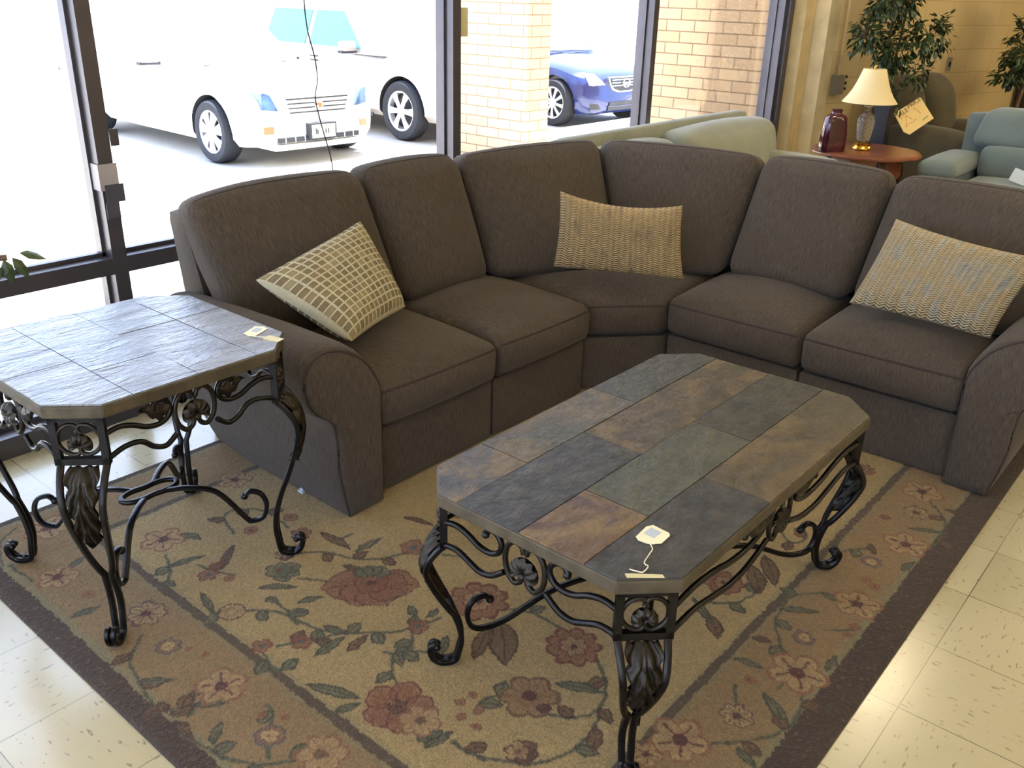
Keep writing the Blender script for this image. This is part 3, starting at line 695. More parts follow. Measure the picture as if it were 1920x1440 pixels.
    # aprons
    for side, (ax, ay, L) in enumerate(((1, 0, hx - cut), (1, 0, hx - cut), (0, 1, hy - cut), (0, 1, hy - cut))):
        sg = 1 if side % 2 else -1
        if ax: M = Matrix(((1, 0, 0, 0), (0, -sg * -1, 0, sg * (hy - .020)), (0, 0, 1, zs), (0, 0, 0, 1)))
        else: M = Matrix(((0, 1, 0, sg * (hx - .020)), (1, 0, 0, 0), (0, 0, 1, zs), (0, 0, 0, 1)))
        mb = MB(); nrm = (M.to_3x3() @ Vector((0, 1, 0)))
        MD = M @ Matrix.Diagonal((1, -1 if (ax or sg > 0) else 1, 1, 1))   # local -y points outward
        R = .058                                          # medallion half width
        for s in (-1, 1):
            mb = MB(); hiS, loS = L - .002, L - .002
            q = lambda f: R + (hiS - R) * f
            lowp = [(q(1.0), -.112), (q(.78), -.108), (q(.58), -.122), (q(.40), -.134), (q(.20), -.128), (q(0), -.100)]
            if not low: lowp = [(q(1.0), -.115), (q(.75), -.098), (q(.52), -.100), (q(.34), -.126), (q(.17), -.134), (q(0), -.112)]
            upr = [(q(1.0), -.050), (q(.80), -.042), (q(.60), -.050), (q(.42), -.066), (q(.24), -.070), (q(.10), -.058), (q(.05), -.034), (q(.12), -.012), (q(.24), -.008), (q(.31), -.022)]
            for pl in (lowp, upr):
                pts = smooth_path([MD @ Vector((s * x, 0, z)) for x, z in pl], 6)
                mb.sweep(pts, .0145, .0145, tuple(nrm), 8)
            mb.ball(MD @ Vector((s * q(.30), 0, -.026)), .010, seg=10, rings=6)
            mb.build('apron_scrollwork', M_IRON, root, ang=60)
        md = MB()
        for s in (-1, 1):
            cp = [(s * .004, -.028), (s * .010, -.012), (s * .028, -.006), (s * .048, -.024), (s * .056, -.055), (s * .050, -.090), (s * .030, -.112), (s * .012, -.104), (s * .006, -.088)]
            md.sweep(smooth_path([MD @ Vector((x, 0, z)) for x, z in cp], 5), .0135, .0135, tuple(nrm), 8)
        shell_fan(md, MD, 0, -.075, .036, .014)
        md.ball(MD @ Vector((0, -.006, -.082)), .011, seg=10, rings=6)
        for s in (-1, 1):                               # small acanthus wings either side
            def wing(u, v, s=s, bk=0):
                x = R + .012 + (min(L - R, .30) * .42) * v; a = 2 * u - 1
                hw_ = .020 * math.sin(math.pi * min(1, .12 + v * .9)) * (1 + .25 * math.sin(v * 22))
                return MD @ Vector((s * x, -.004 - .006 * (1 - abs(a)) + bk, -.030 + a * hw_ - .010 * math.sin(v * 5)))
            if ax or not low:
                md.grid(wing, 6, 18); md.grid(lambda u, v: wing(u, v, bk=.006), 6, 18)
        md.build('apron_medallion', M_IRONB, root, ang=80)
    # X stretcher with a quatrefoil ring
    mb = MB(); zr = .165 if low else .235; rx = .054 if not low else .08
    ring = []
    for k in range(48):
        a = 2 * math.pi * k / 48; r = rx * (1 + .36 * math.cos(2 * a)); ring.append((r * math.cos(a) * 1.15, r * math.sin(a) * .8 * (1 + .0), zr))
    A45 = math.radians(0)
    mb.sweep(ring, .016, .014, (0, 0, 1), square=True, closed=True)
    for (cx, cy) in chm:
        d = Vector((cx, cy, 0)); Ld = d.length; d.normalize()
        rI = .050 if not low else .07; rL = Ld - .022 - .052
        zj = (.145 if low else .185)
        pts = [(rI, zr), (rI + (rL - rI) * .22, zr + .006), (rI + (rL - rI) * .50, zr - .012), (rI + (rL - rI) * .76, zj - .050), (rL - .050, zj - .062), (rL - .016, zj - .048), (rL - .004, zj - .006), (rL - .018, zj + .030), (rL - .048, zj + .040), (rL - .066, zj + .024)]
        P3 = smooth_path([d * r + Vector((0, 0, z)) for r, z in pts], 6)
        side = d.cross(Vector((0, 0, 1)))
        mb.sweep(P3, .013, .017, tuple(side), square=True)
        mb.ball(P3[-1], .0115, seg=10, rings=6)
    mb.build('stretcher', M_IRON, root, ang=50)

# coffee table: centre, half sizes (tiles given as measured, relative to the centre)
CX, CY, CZ = -.105, .659, .549; hx, hy, cut = .601, .342, .0944
ct = empty('coffee_table', (CX, CY, .009)); tag(ct, 'long low coffee table with multicoloured slate tile top and black iron scroll legs', 'coffee table')
def tx(x): return -1.979 + (x + 1.979) * .9477 - CX
def ty(y): return -.3625 + (y + .3625) * .9477 - CY
DK, DK2, GG, OL, OL2, RU, PU = (32, 36, 41), (35, 37, 34), (64, 69, 56), (68, 58, 38), (62, 54, 36), (96, 68, 40), (66, 66, 68)
tl = [(-.70, -.125, .30, .54, DK, 0.05), (-.125, .70, .30, .54, OL, 0.55),
      (-.70, -.38, .54, .722, RU, 1.0), (-.38, .143, .54, .722, GG, 0.1), (.143, .70, .54, .722, DK2, 0.05),
      (-.70, -.125, .722, .912, DK, 0.0), (-.125, .70, .722, .912, OL2, 0.7),
      (-.70, -.37, .912, 1.2, PU, 0.8), (-.37, .138, .912, 1.2, (66, 68, 60), 0.55), (.138, .70, .912, 1.2, (50, 54, 50), 0.0)]
tabletop(ct, hx, hy, cut, CZ, [(tx(a), tx(b), ty(c), ty(d), col, r) for a, b, c, d, col, r in tl])
iron_table(ct, hx, hy, cut, CZ, 0, True)
EX, EY, EZ = -.887, 1.911, .701
et = empty('end_table', (EX, EY, .009)); tag(et, 'square slate-topped end table with black iron scroll legs beside the sofa arm', 'end table')
B1, B2, B3 = (104, 108, 112), (86, 92, 98), (112, 110, 104)
tl = [(-1.3, -1.03, 1.5, 1.93, B1, .1), (-1.3, -1.03, 1.93, 2.5, B2, .1), (-1.03, -.85, 1.5, 1.83, B1, .1), (-1.03, -.85, 1.83, 2.13, B2, 0), (-1.03, -.85, 2.13, 2.5, B1, .2),
      (-.85, -.67, 1.5, 1.73, B3, .3), (-.85, -.67, 1.73, 2.03, B1, .1), (-.85, -.67, 2.03, 2.5, B1, 0), (-.67, -.4, 1.5, 1.73, B3, .4), (-.67, -.4, 1.73, 2.03, B3, .3), (-.67, -.4, 2.03, 2.24, B2, 0), (-.67, -.4, 2.24, 2.5, B1, 0)]
def ex(x): return -1.979 + (x + 1.979) * .978 - EX
def ey(y): return -.3625 + (y + .3625) * .978 - EY
tabletop(et, .340, .336, .096, EZ, [(ex(a), ex(b), ey(c), ey(d), col, r) for a, b, c, d, col, r in tl], M_SLATER)
iron_table(et, .340, .336, .096, EZ, 0, False)

# price tags
def price_tag(root_pt, corners, sticker, string, tape, label, z, k=.983):
    def K(q): return (-1.979 + (q[0] + 1.979) * k, -.3625 + (q[1] + .3625) * k, *q[2:])
    root_pt = K(root_pt); corners = [K(q) for q in corners]; sticker = [K(q) for q in sticker]; string = [K(q) for q in string]; tape = [K(q) for q in tape]
    e = empty('price_tag', root_pt); o = Vector(root_pt); tag(e, label, 'price tag')
    def P(poly, a, b): return MB().prism([(x - o.x, y - o.y) for x, y in poly], a - o.z, b - o.z)
    P(corners, z + .0008, z + .0022).build('tag_card', M_CARD, e, smooth=False)
    P(sticker, z + .0023, z + .0027).build('price_sticker', M_CARDB, e, smooth=False)
    MB().sweep(smooth_path([Vector((x, y, zz)) - o for x, y, zz in string], 6), .0026, .0026, (0, 0, 1), 6).build('tag_string', M_STRING, e)
    P(tape, z + .0004, z + .0012).build('tape_piece', M_MASK, e, smooth=False)
z = CZ + .009
price_tag((-.50, .46, z), [(-.535, .472), (-.527, .483), (-.478, .488), (-.462, .480), (-.466, .437), (-.474, .430), (-.512, .428), (-.520, .436), (-.527, .440), (-.533, .452)], [(-.505, .478), (-.474, .478), (-.476, .45), (-.507, .45)],
          [(-.530, .446, z + .003), (-.545, .43, z + .004), (-.562, .425, z + .004), (-.60, .415, z + .004), (-.606, .402, z + .004), (-.628, .400, z + .003), (-.635, .408, z + .004), (-.64, .425, z + .004)],
          [(-.655, .426), (-.645, .415), (-.606, .367), (-.613, .358), (-.652, .402), (-.664, .415)], 'white price tag on a string taped to the near corner of the coffee table', z)
z = EZ + .009
price_tag((-.56, 1.77, z), [(-.603, 1.784), (-.545, 1.812), (-.53, 1.79), (-.532, 1.768), (-.594, 1.742), (-.606, 1.755)], [(-.58, 1.785), (-.55, 1.796), (-.545, 1.775), (-.572, 1.765)],
          [(-.598, 1.75, z + .003), (-.60, 1.735, z + .004), (-.588, 1.715, z + .005), (-.578, 1.70, z + .004)], [(-.592, 1.712), (-.560, 1.722), (-.548, 1.668), (-.578, 1.66)], 'white price tag lying on the right edge of the slate end table', z, .978)
# ------------------------------------------------------------------ area rug (tufted floral pattern in its own mesh colours)
FLOWERS= [('lily', -0.545, 1.341, 0.096), ('big', -0.836, 0.919, 0.08), ('tulipg', -0.689, 1.59, 0.053), ('ring', -0.893, 1.526, 0.038), ('small', -0.844, 1.281, 0.034), ('small', -0.925, 1.345, 0.031), ('small', -0.591, 1.096, 0.035), ('dahlia', -0.399, 1.052, 0.085), ('dahlia', -0.372, 0.732, 0.072), ('brown', -0.596, 0.702, 0.072), ('bud', -0.603, 0.647, 0.013), ('berry', -0.726, 0.814, 0.014), ('berry', -0.686, 0.807, 0.012), ('berry', -0.711, 0.762, 0.013), ('berry', -0.756, 0.781, 0.013), ('berry', -0.757, 0.733, 0.012), ('tulip', -0.752, 0.61, 0.041), ('cream', -0.833, 0.844, 0.051), ('small', -0.335, 1.382, 0.047), ('cream', -1.052, 0.937, 0.058), ('blue', -1.098, 1.068, 0.034), ('blue', -1.088, 1.524, 0.033), ('berry', -1.058, 1.477, 0.01), ('berry', -1.042, 1.428, 0.011), ('star', -1.079, 1.294, 0.06), ('berry', -1.072, 1.137, 0.011), ('berry', -1.038, 1.091, 0.011), ('purple', -1.053, 1.692, 0.052), ('star', -1.136, 2.034, 0.055), ('berry', -1.117, 1.888, 0.018), ('star', -0.831, 1.99, 0.062), ('small', -0.841, 1.725, 0.034), ('berry', -0.809, 1.663, 0.015), ('small', -0.798, 1.75, 0.022), ('small', -0.519, 1.702, 0.037), ('berry', -0.617, 1.833, 0.023), ('berry', -0.483, 1.804, 0.024), ('star', -0.464, 2.147, 0.055), ('star', -1.038, 2.315, 0.067), ('star', 0.326, 0.23, 0.063), ('star', -0.066, 0.237, 0.073), ('star', -0.47, 0.349, 0.068), ('purple', -0.309, 0.283, 0.039), ('blue', 0.079, 0.283, 0.029), ('blue', 0.568, 0.276, 0.03), ('star', 0.742, 0.229, 0.066), ('berry', -0.172, 0.317, 0.015), ('star', 1.129, 0.302, 0.066), ('purple', 0.968, 0.27, 0.041), ('dahlia', 0.159, 0.57, 0.057), ('small', 0.864, 0.339, 0.022), ('berry', 0.462, 0.253, 0.015), ('berry', 0.446, 0.223, 0.015), ('berry', 0.22, 0.197, 0.015), ('berry', 0.174, 0.197, 0.012), ('star', -0.562, 0.384, 0.037), ('dahlia', -0.011, 1.494, 0.055), ('small', -0.099, 1.435, 0.043), ('tulip', -0.63, 1.649, 0.032), ('dahlia', 1.152, 0.52, 0.04), ('small', -0.076, 0.722, 0.031)]
LEAVES= [(-0.762, 1.295, -0.739, 1.21, 0.022, 0), (-0.855, 1.212, -0.749, 1.214, 0.024, 0), (-0.789, 1.163, -0.706, 1.173, 0.026, 1), (-0.938, 1.148, -0.872, 0.999, 0.024, 0), (-0.956, 1.02, -0.884, 0.991, 0.02, 0), (-0.515, 0.684, -0.458, 0.575, 0.026, 0), (-0.567, 0.52, -0.638, 0.477, 0.03, 1), (-0.883, 0.78, -0.805, 0.761, 0.022, 0), (-0.862, 0.818, -0.873, 0.781, 0.02, 0), (-0.861, 0.793, -0.816, 0.785, 0.018, 0), (-0.473, 1.498, -0.358, 1.499, 0.022, 0), (-0.473, 1.666, -0.469, 1.515, 0.024, 1), (-0.543, 1.182, -0.567, 1.127, 0.014, 0), (-0.499, 1.112, -0.549, 1.107, 0.014, 0), (-0.229, 1.542, -0.199, 1.424, 0.02, 1), (-0.413, 0.951, -0.551, 0.813, 0.058, 1), (-0.589, 0.9, -0.446, 0.952, 0.036, 1), (-0.001, 0.529, -0.084, 0.451, 0.03, 1), (0.034, 0.601, -0.038, 0.5, 0.022, 0), (0.3, 0.545, 0.177, 0.461, 0.04, 1), (0.38, 0.542, 0.246, 0.443, 0.036, 1), (0.153, 0.395, 0.22, 0.293, 0.02, 0), (-0.122, 0.391, -0.109, 0.306, 0.018, 0), (-0.192, 0.273, -0.253, 0.174, 0.024, 0), (-0.012, 0.188, 0.073, 0.187, 0.02, 0), (0.312, 0.332, 0.31, 0.266, 0.022, 0), (0.579, 0.189, 0.662, 0.181, 0.02, 0), (1.056, 0.206, 1.067, 0.142, 0.012, 1), (0.845, 0.262, 0.9, 0.159, 0.018, 0), (0.615, 0.284, 0.67, 0.322, 0.01, 1), (-0.4, 0.239, -0.426, 0.172, 0.018, 0), (-0.015, 0.391, 0.002, 0.336, 0.006, 1), (-1.209, 1.467, -1.141, 1.397, 0.018, 0), (-1.155, 1.315, -1.1, 1.331, 0.018, 1), (-1.207, 1.359, -1.214, 1.31, 0.02, 1), (-1.218, 1.28, -1.217, 1.192, 0.02, 1), (-1.206, 1.143, -1.143, 1.196, 0.02, 0), (-1.16, 1.294, -1.099, 1.23, 0.01, 0), (-1.204, 1.826, -1.118, 1.817, 0.018, 0), (-0.773, 1.98, -0.745, 1.904, 0.024, 0), (-0.906, 1.848, -0.788, 1.822, 0.02, 0), (-0.946, 1.794, -0.934, 1.742, 0.018, 0), (-1.111, 2.053, -1.025, 2.081, 0.014, 0), (-0.808, 1.72, -0.695, 1.806, 0.016, 1), (-0.931, 1.558, -0.902, 1.67, 0.014, 0), (-0.749, 1.428, -0.675, 1.39, 0.014, 0), (-0.783, 1.569, -0.698, 1.483, 0.022, 0), (-0.792, 1.511, -0.779, 1.468, 0.014, 0), (-0.612, 1.407, -0.545, 1.391, 0.018, 1), (-0.513, 1.298, -0.464, 1.271, 0.018, 1), (-0.493, 1.415, -0.527, 1.352, 0.026, 0), (-0.546, 1.474, -0.521, 1.406, 0.016, 1), (0.736, 0.685, 0.673, 0.596, 0.018, 0), (-0.049, 0.768, -0.04, 0.681, 0.016, 0), (-0.562, 1.013, -0.649, 0.967, 0.022, 0)]
VINES= [[(-0.564, 1.597), (-0.527, 1.548), (-0.495, 1.467), (-0.439, 1.41), (-0.36, 1.375)], [(-0.783, 1.476), (-0.794, 1.372), (-0.779, 1.284), (-0.74, 1.221), (-0.699, 1.176), (-0.634, 1.116), (-0.528, 1.077)], [(-0.893, 1.526), (-0.826, 1.459), (-0.801, 1.396), (-0.802, 1.347)], [(-0.897, 1.314), (-0.849, 1.286), (-0.799, 1.26), (-0.751, 1.23)], [(-0.936, 1.317), (-0.951, 1.273), (-0.944, 1.227), (-0.902, 1.234)], [(-0.365, 0.957), (-0.335, 0.892), (-0.335, 0.805)], [(-0.365, 0.664), (-0.437, 0.583), (-0.519, 0.548), (-0.582, 0.576), (-0.614, 0.632)], [(-0.82, 0.663), (-0.749, 0.557), (-0.639, 0.514), (-0.536, 0.53)], [(-0.724, 0.767), (-0.685, 0.776), (-0.645, 0.759), (-0.623, 0.734)], [(-0.826, 0.741), (-0.827, 0.689), (-0.818, 0.648)], [(-0.593, 1.115), (-0.659, 1.057), (-0.709, 1.065), (-0.762, 1.018), (-0.792, 0.966)], [(-0.723, 1.09), (-0.711, 1.052), (-0.686, 1.049), (-0.644, 0.992)], [(-1.109, 1.62), (-1.181, 1.544), (-1.208, 1.438), (-1.22, 1.36), (-1.195, 1.307), (-1.156, 1.289), (-1.191, 1.263)], [(-1.228, 1.229), (-1.206, 1.096), (-1.167, 1.025), (-1.11, 0.972), (-1.076, 0.961)], [(-1.043, 1.163), (-1.047, 1.127), (-1.078, 1.093)], [(-1.117, 1.055), (-1.136, 1.018)], [(0.322, 0.321), (0.223, 0.388), (0.089, 0.37), (0.005, 0.313), (-0.028, 0.262)], [(-0.283, 0.3), (-0.217, 0.338)], [(1.082, 0.262), (0.974, 0.179), (0.839, 0.156), (0.759, 0.18)], [(0.639, 0.302), (0.599, 0.346), (0.561, 0.366)], [(0.043, 0.553), (0.095, 0.496), (0.184, 0.473), (0.25, 0.497)], [(-0.494, 0.369), (-0.46, 0.318), (-0.369, 0.228), (-0.278, 0.176), (-0.185, 0.177), (-0.128, 0.195)], [(-0.151, 0.249), (0.001, 0.26)], [(0.156, 0.251), (0.202, 0.193)], [(-0.619, 1.637), (-0.556, 1.589)], [(-1.219, 2.211), (-1.176, 2.332), (-1.105, 2.388)], [(-1.203, 2.194), (-1.196, 2.069)], [(-0.66, 1.857), (-0.629, 1.963), (-0.565, 1.967), (-0.516, 1.889), (-0.528, 1.759)], [(-0.674, 1.514), (-0.614, 1.429)], [(-0.453, 1.586), (-0.41, 1.584)], [(0.529, 0.559), (0.5, 0.508), (0.561, 0.487), (0.608, 0.52)], [(-0.888, 1.545), (-0.931, 1.558), (-0.919, 1.615)], [(-0.869, 1.91), (-0.902, 1.824), (-0.954, 1.765)], [(-0.835, 1.79), (-0.818, 1.732), (-0.791, 1.663)], [(-0.301, 1.288), (-0.267, 1.23)]]
def build_rug():
    X0, X1, Y0, Y1, D = -1.287, 2.32, .074, 2.462, .0042
    nx, ny = int((X1 - X0) / D), int((Y1 - Y0) / D)
    xs = np.linspace(X0, X1, nx); ys = np.linspace(Y0, Y1, ny); GX, GY = np.meshgrid(xs, ys)
    rs = np.random.RandomState(3)
    def vnoise(scale, seed):
        r = np.random.RandomState(seed); n = 64; g = r.rand(n, n)
        u = (GX / scale) % n; v = (GY / scale) % n; i = u.astype(int); j = v.astype(int); fu = u - i; fv = v - j
        fu = fu * fu * (3 - 2 * fu); fv = fv * fv * (3 - 2 * fv); i1 = (i + 1) % n; j1 = (j + 1) % n
        return (g[j, i] * (1 - fu) + g[j, i1] * fu) * (1 - fv) + (g[j1, i] * (1 - fu) + g[j1, i1] * fu) * fv - .5
    JX_ = GX + vnoise(.011, 1) * .006 + vnoise(.035, 2) * .005; JY_ = GY + vnoise(.011, 4) * .006 + vnoise(.035, 5) * .005
    def L(*c): return np.array(S(*c)[:3])
    field, border, brown, line, green = L(172, 147, 98), L(144, 117, 78), L(66, 50, 40), L(84, 70, 52), L(132, 130, 96)
    C = np.zeros((ny, nx, 3)); C[:] = border
    def put(m, col, a=1.0): C[m] = C[m] * (1 - a) + col * a
    xl, xr2, yb, yf = -.962, 9.0, 2.172, .408
    put((JX_ > xl) & (JY_ < yb) & (JY_ > yf), field)
    e = np.minimum.reduce([JX_ - (X0 + .062), (Y1 - .036) - JY_, JY_ - (Y0 + .095)])
    put((e < .022) & (e > 0), green, .6); put(e < 0, brown)
    f = np.abs(np.where((JX_ > xl - .05) & (JY_ < yb + .05) & (JY_ > yf - .05), np.minimum.reduce([JX_ - xl, yb - JY_, JY_ - yf]), 9))
    put((f < .026), green, .35); put(f < .0125, line)
    rose, red, wine, cream, greyg, dkg, brn, purp, blue = L(134, 88, 62), L(112, 54, 42), L(78, 34, 34), L(180, 152, 106), L(100, 100, 74), L(62, 64, 48), L(104, 76, 50), L(88, 62, 64), L(76, 82, 84)
    def local(x, y, R):
        i0, i1 = np.searchsorted(xs, [x - R, x + R]); j0, j1 = np.searchsorted(ys, [y - R, y + R]); return slice(j0, j1), slice(i0, i1)
    def pl(sl, m, col, a=1.0):
        sub = C[sl]; sub[m] = sub[m] * (1 - a) + col * a
    def vine(pts, w=.0058):
        P = smooth_path([(a, b, 0) for a, b in pts], 8)
        for a, b in zip(P[:-1], P[1:]):
            cx, cy = (a.x + b.x) / 2, (a.y + b.y) / 2; sl = local(cx, cy, (a - b).length / 2 + .012); x = JX_[sl]; y = JY_[sl]
            if x.size == 0: continue
            dx, dy = b.x - a.x, b.y - a.y; l2 = dx * dx + dy * dy + 1e-9; t = np.clip(((x - a.x) * dx + (y - a.y) * dy) / l2, 0, 1)
            d = np.hypot(x - a.x - t * dx, y - a.y - t * dy); pl(sl, d < w, greyg, .55); pl(sl, d < w * .6, dkg, .75)
    def leaf(x0, y0, x1, y1, w, k):
        cx, cy = (x0 + x1) / 2, (y0 + y1) / 2; Ln = math.hypot(x1 - x0, y1 - y0); sl = local(cx, cy, Ln * .75); x = JX_[sl]; y = JY_[sl]
        if x.size == 0: return
        ux, uy = (x1 - x0) / Ln, (y1 - y0) / Ln; t = ((x - x0) * ux + (y - y0) * uy) / Ln; n = -(x - x0) * uy + (y - y0) * ux + .10 * Ln * (t - .5) ** 2
        w = max(w, .02) * .80; pr = w * np.sin(np.pi * np.clip(t, 0, 1)) ** .8 * (1 - .25 * t); ins = (t > 0) & (t < 1) & (np.abs(n) < pr)
        c1, c2 = ((greyg, dkg), (brn, L(72, 46, 34)), (rose, L(88, 46, 38)))[k]
        pl(sl, ins, c1, .85); pl(sl, ins & (np.abs(n) > pr - .0065), c2, .9); pl(sl, ins & (np.abs(n) < .0025) & (t < .85), c2, .8); pl(sl, ins & (n > 0) & (np.abs(n) < pr - .0065) & ((t * 14) % 1 < .3), c2, .35)
    def flower(x, y, R, npet, rim, fill, cen, ph=0.0, depth=.34, spokes=False, half=None):
        sl = local(x, y, R * 1.3); X = JX_[sl] - x; Y = JY_[sl] - y
        if X.size == 0: return
        th = np.arctan2(Y, X) + ph; r = np.hypot(X, Y); pr = R * (1 - depth + depth * np.abs(np.cos(npet / 2 * th)) ** .7)
        m = r < pr
        if half is not None: m &= np.cos(th - ph - half) > -.25
        pl(sl, m, fill, .74); pl(sl, m & (r < pr * .55), rim, .30); pl(sl, m & (np.abs(np.cos(npet / 2 * th)) > .93) & (r > R * .3), rim, .22); pl(sl, m & (r > pr - max(.006, R * .14)), rim, .9)
        pl(sl, m & (r > pr * .62) & (r < pr * .70), rim, .25)
        if spokes: pl(sl, m & (r < pr * .72) & (np.abs(np.sin(npet / 2 * th)) < .18 + .1 * (r < pr * .4)), cen, .85)
        pl(sl, r < R * .24, cen, .95)
        pl(sl, m & (np.abs(np.cos(npet / 2 * th)) < .10) & (r > R * .2), rim, .6)
    for v in VINES: vine(v)
    for vi, v in enumerate(VINES):
        P = smooth_path([(a, b, 0) for a, b in v], 8)
        for k in range(6, len(P) - 4, 9):
            a = math.atan2(P[k + 1].y - P[k].y, P[k + 1].x - P[k].x) + (.95 if (k // 9 + vi) % 2 else -.95)
            leaf(P[k].x, P[k].y, P[k].x + .058 * math.cos(a), P[k].y + .058 * math.sin(a), .028, (k + vi) % 3 == 0)
    for l in LEAVES: leaf(*l)
    for i, (k, x, y, R) in enumerate(FLOWERS):
        ph = (x * 7 + y * 13) % 3; R = max(R, .008)
        if k == 'berry': flower(x, y, R * 1.1, 3, rose, rose, red, 0, .05)
        elif k == 'bud': flower(x, y, R * 1.3, 3, wine, wine, wine, 0, .1)
        elif k == 'small': flower(x, y, R * .95, 5, red, rose, blue, ph, .3)
        elif k == 'ring': flower(x, y, R * 1.05, 7, wine, cream, field, ph, .12)
        elif k == 'star': flower(x, y, R * 1.15, 5, rose, cream, wine, ph, .38, True)
        elif k == 'dahlia': flower(x, y, R * 1.1, 9, red, rose, brn, ph, .22); flower(x, y, R * .6, 7, red, cream, wine, ph, .3)
        elif k == 'big':
            for a in range(5): flower(x + R * .62 * math.cos(a * 1.257 + .4), y + R * .62 * math.sin(a * 1.257 + .4), R * .52, 3, red, rose, rose, a, .15)
            flower(x, y, R * .36, 6, wine, brn, wine, .2, .5, True)
        elif k == 'lily':
            for a, s_ in ((2.5, 1.0), (-.9, 1.0), (3.6, .8), (4.4, .85), (5.1, .8)):
                leaf(x, y, x + R * 1.5 * s_ * math.cos(a), y + R * 1.5 * s_ * math.sin(a), R * 1.1, 2)
            flower(x, y, R * .55, 5, red, rose, wine, .3, .2)
            for a in (.4, .8, 1.2): leaf(x + .03 * math.cos(a), y + .03 * math.sin(a), x + R * .95 * math.cos(a), y + R * .95 * math.sin(a), R * .5, 0)
        elif k in ('tulip', 'tulipg'):
            for a in (-2.4, -1.7, -1.0):
                leaf(x, y, x + R * 1.3 * math.cos(a + .6), y + R * 1.3 * math.sin(a + .6), R * .8, 0 if k == 'tulipg' else 1)
            flower(x, y, R * .8, 5, wine if k == 'tulip' else dkg, cream if k == 'tulip' else greyg, red, .6, .35)
        elif k == 'blue': flower(x, y, R * 1.1, 6, blue, rose, wine, ph, .2, False); flower(x, y, R * .55, 3, cream, cream, rose, 0, .2)
        elif k == 'purple': flower(x, y, R * 1.1, 7, purp, cream, wine, ph, .3, True)
        elif k == 'cream': flower(x, y, R * 1.1, 6, rose, cream, brn, ph, .35)
        elif k == 'brown': flower(x, y, R * 1.1, 6, brn, L(150, 110, 76), wine, ph, .3)
    C *= (1 + .10 * vnoise(.16, 9) + .16 * vnoise(.0085, 11))[..., None]
    Z = .0125 + vnoise(.0085, 12) * .0012 + vnoise(.05, 13) * .001
    edge = np.minimum.reduce([GX - X0, X1 - GX, GY - Y0, Y1 - GY]); Z = Z - .007 * np.exp(-edge / .006)
    V = np.stack([GX, GY, Z], -1).reshape(-1, 3)
    idx = np.arange(nx * ny).reshape(ny, nx); Q = np.stack([idx[:-1, :-1], idx[:-1, 1:], idx[1:, 1:], idx[1:, :-1]], -1).reshape(-1, 4)
    ringi = np.concatenate([idx[0, :], idx[1:, -1], idx[-1, -2::-1], idx[-2:0:-1, 0]]); low = V[ringi].copy(); low[:, 2] = .0005
    b = len(V); V = np.concatenate([V, low]); m = len(ringi); k = np.arange(m)
    Q = np.concatenate([Q, np.stack([ringi, b + k, b + (k + 1) % m, ringi[(k + 1) % m]], -1)])
    me = bpy.data.meshes.new('area_rug'); me.vertices.add(len(V)); me.vertices.foreach_set('co', V.astype(np.float32).ravel())
    me.loops.add(Q.size); me.loops.foreach_set('vertex_index', Q.astype(np.int32).ravel())
    me.polygons.add(len(Q)); me.polygons.foreach_set('loop_start', np.arange(0, Q.size, 4, dtype=np.int32)); me.update(calc_edges=True)
    me.polygons.foreach_set('use_smooth', np.ones(len(Q), dtype=bool))
    cc = np.ones((len(V), 4), dtype=np.float32); cc[:b, :3] = C.reshape(-1, 3); cc[b:, :3] = brown
    ca = me.color_attributes.new('tint', 'FLOAT_COLOR', 'POINT'); ca.data.foreach_set('color', cc.ravel())
    me.materials.append(M_RUG); o = bpy.data.objects.new('area_rug', me); COL.objects.link(o)
    tag(o, 'large gold and tan floral area rug with dark brown edge band under both slate tables', 'rug')
build_rug()
# ------------------------------------------------------------------ furniture at the back
M_SAGE = simple('sage_green_suede', S(132, 135, 120), 0.85, spec=0.25, var=0.1, nscale=5, bump=0.15, bscale=30, Sheen_Weight=0.3)
M_BLUE = simple('dusty_blue_microfibre', S(100, 112, 110), 0.9, spec=0.2, var=0.1, nscale=6, bump=0.1, Sheen_Weight=0.3)
M_OLIVE = simple('dark_olive_microfibre', S(84, 76, 56), 0.9, spec=0.2, var=0.15, nscale=5, Sheen_Weight=0.2)
M_DKBR = simple('dark_espresso_wood', S(50, 30, 26), 0.35, 0, 0.5, var=0.25, nscale=10)
M_WOOD = simple('red_brown_varnished_wood', S(118, 70, 50), 0.28, 0, 0.6, var=0.3, nscale=7)
M_BLACKB = simple('black_painted_wood', S(18, 19, 24), 0.5)
# sage green sofa under the window
gs = empty('window_sofa', (3.32, 2.42, 0)); tag(gs, 'pale sage green sofa standing with its back to the window behind the brown sectional', 'sofa')
def g8(*a): x0, x1, y0, y1, z0, z1 = a; return box8(x0 - 3.32, x1 - 3.32, y0 - 2.42, y1 - 2.42, z0, z1)
rbox('sofa_base', g8(2.34, 4.30, 1.98, 2.80, .03, .30), M_SAGE, gs, .03)
b8 = g8(2.10, 4.36, 2.72, 2.82, .25, .862); rbox('back_frame', b8, M_SAGE, gs, .04)
for x0, x1 in ((2.50, 3.30), (3.31, 4.12)):
    rbox('seat_cushion', g8(x0, x1, 2.0, 2.60, .30, .45), M_SAGE, gs, .05, {'+z': .03})
for x0, x1, zt in ((2.30, 3.10, .785), (3.12, 4.43, .815)):
    c = g8(x0, x1, 2.44, 2.68, .42, zt); rbox('back_cushion', [(p[0], p[1] + (.08 if p[2] > .5 else 0), p[2]) for p in c], M_SAGE, gs, .085, {'-y': .07, '+z': .03}, n=(16, 10, 12))
for x0, x1 in ((2.28, 2.46), (4.14, 4.36)): rbox('arm', g8(x0, x1, 1.96, 2.70, .03, .60), M_SAGE, gs, .06, {'+z': .02})

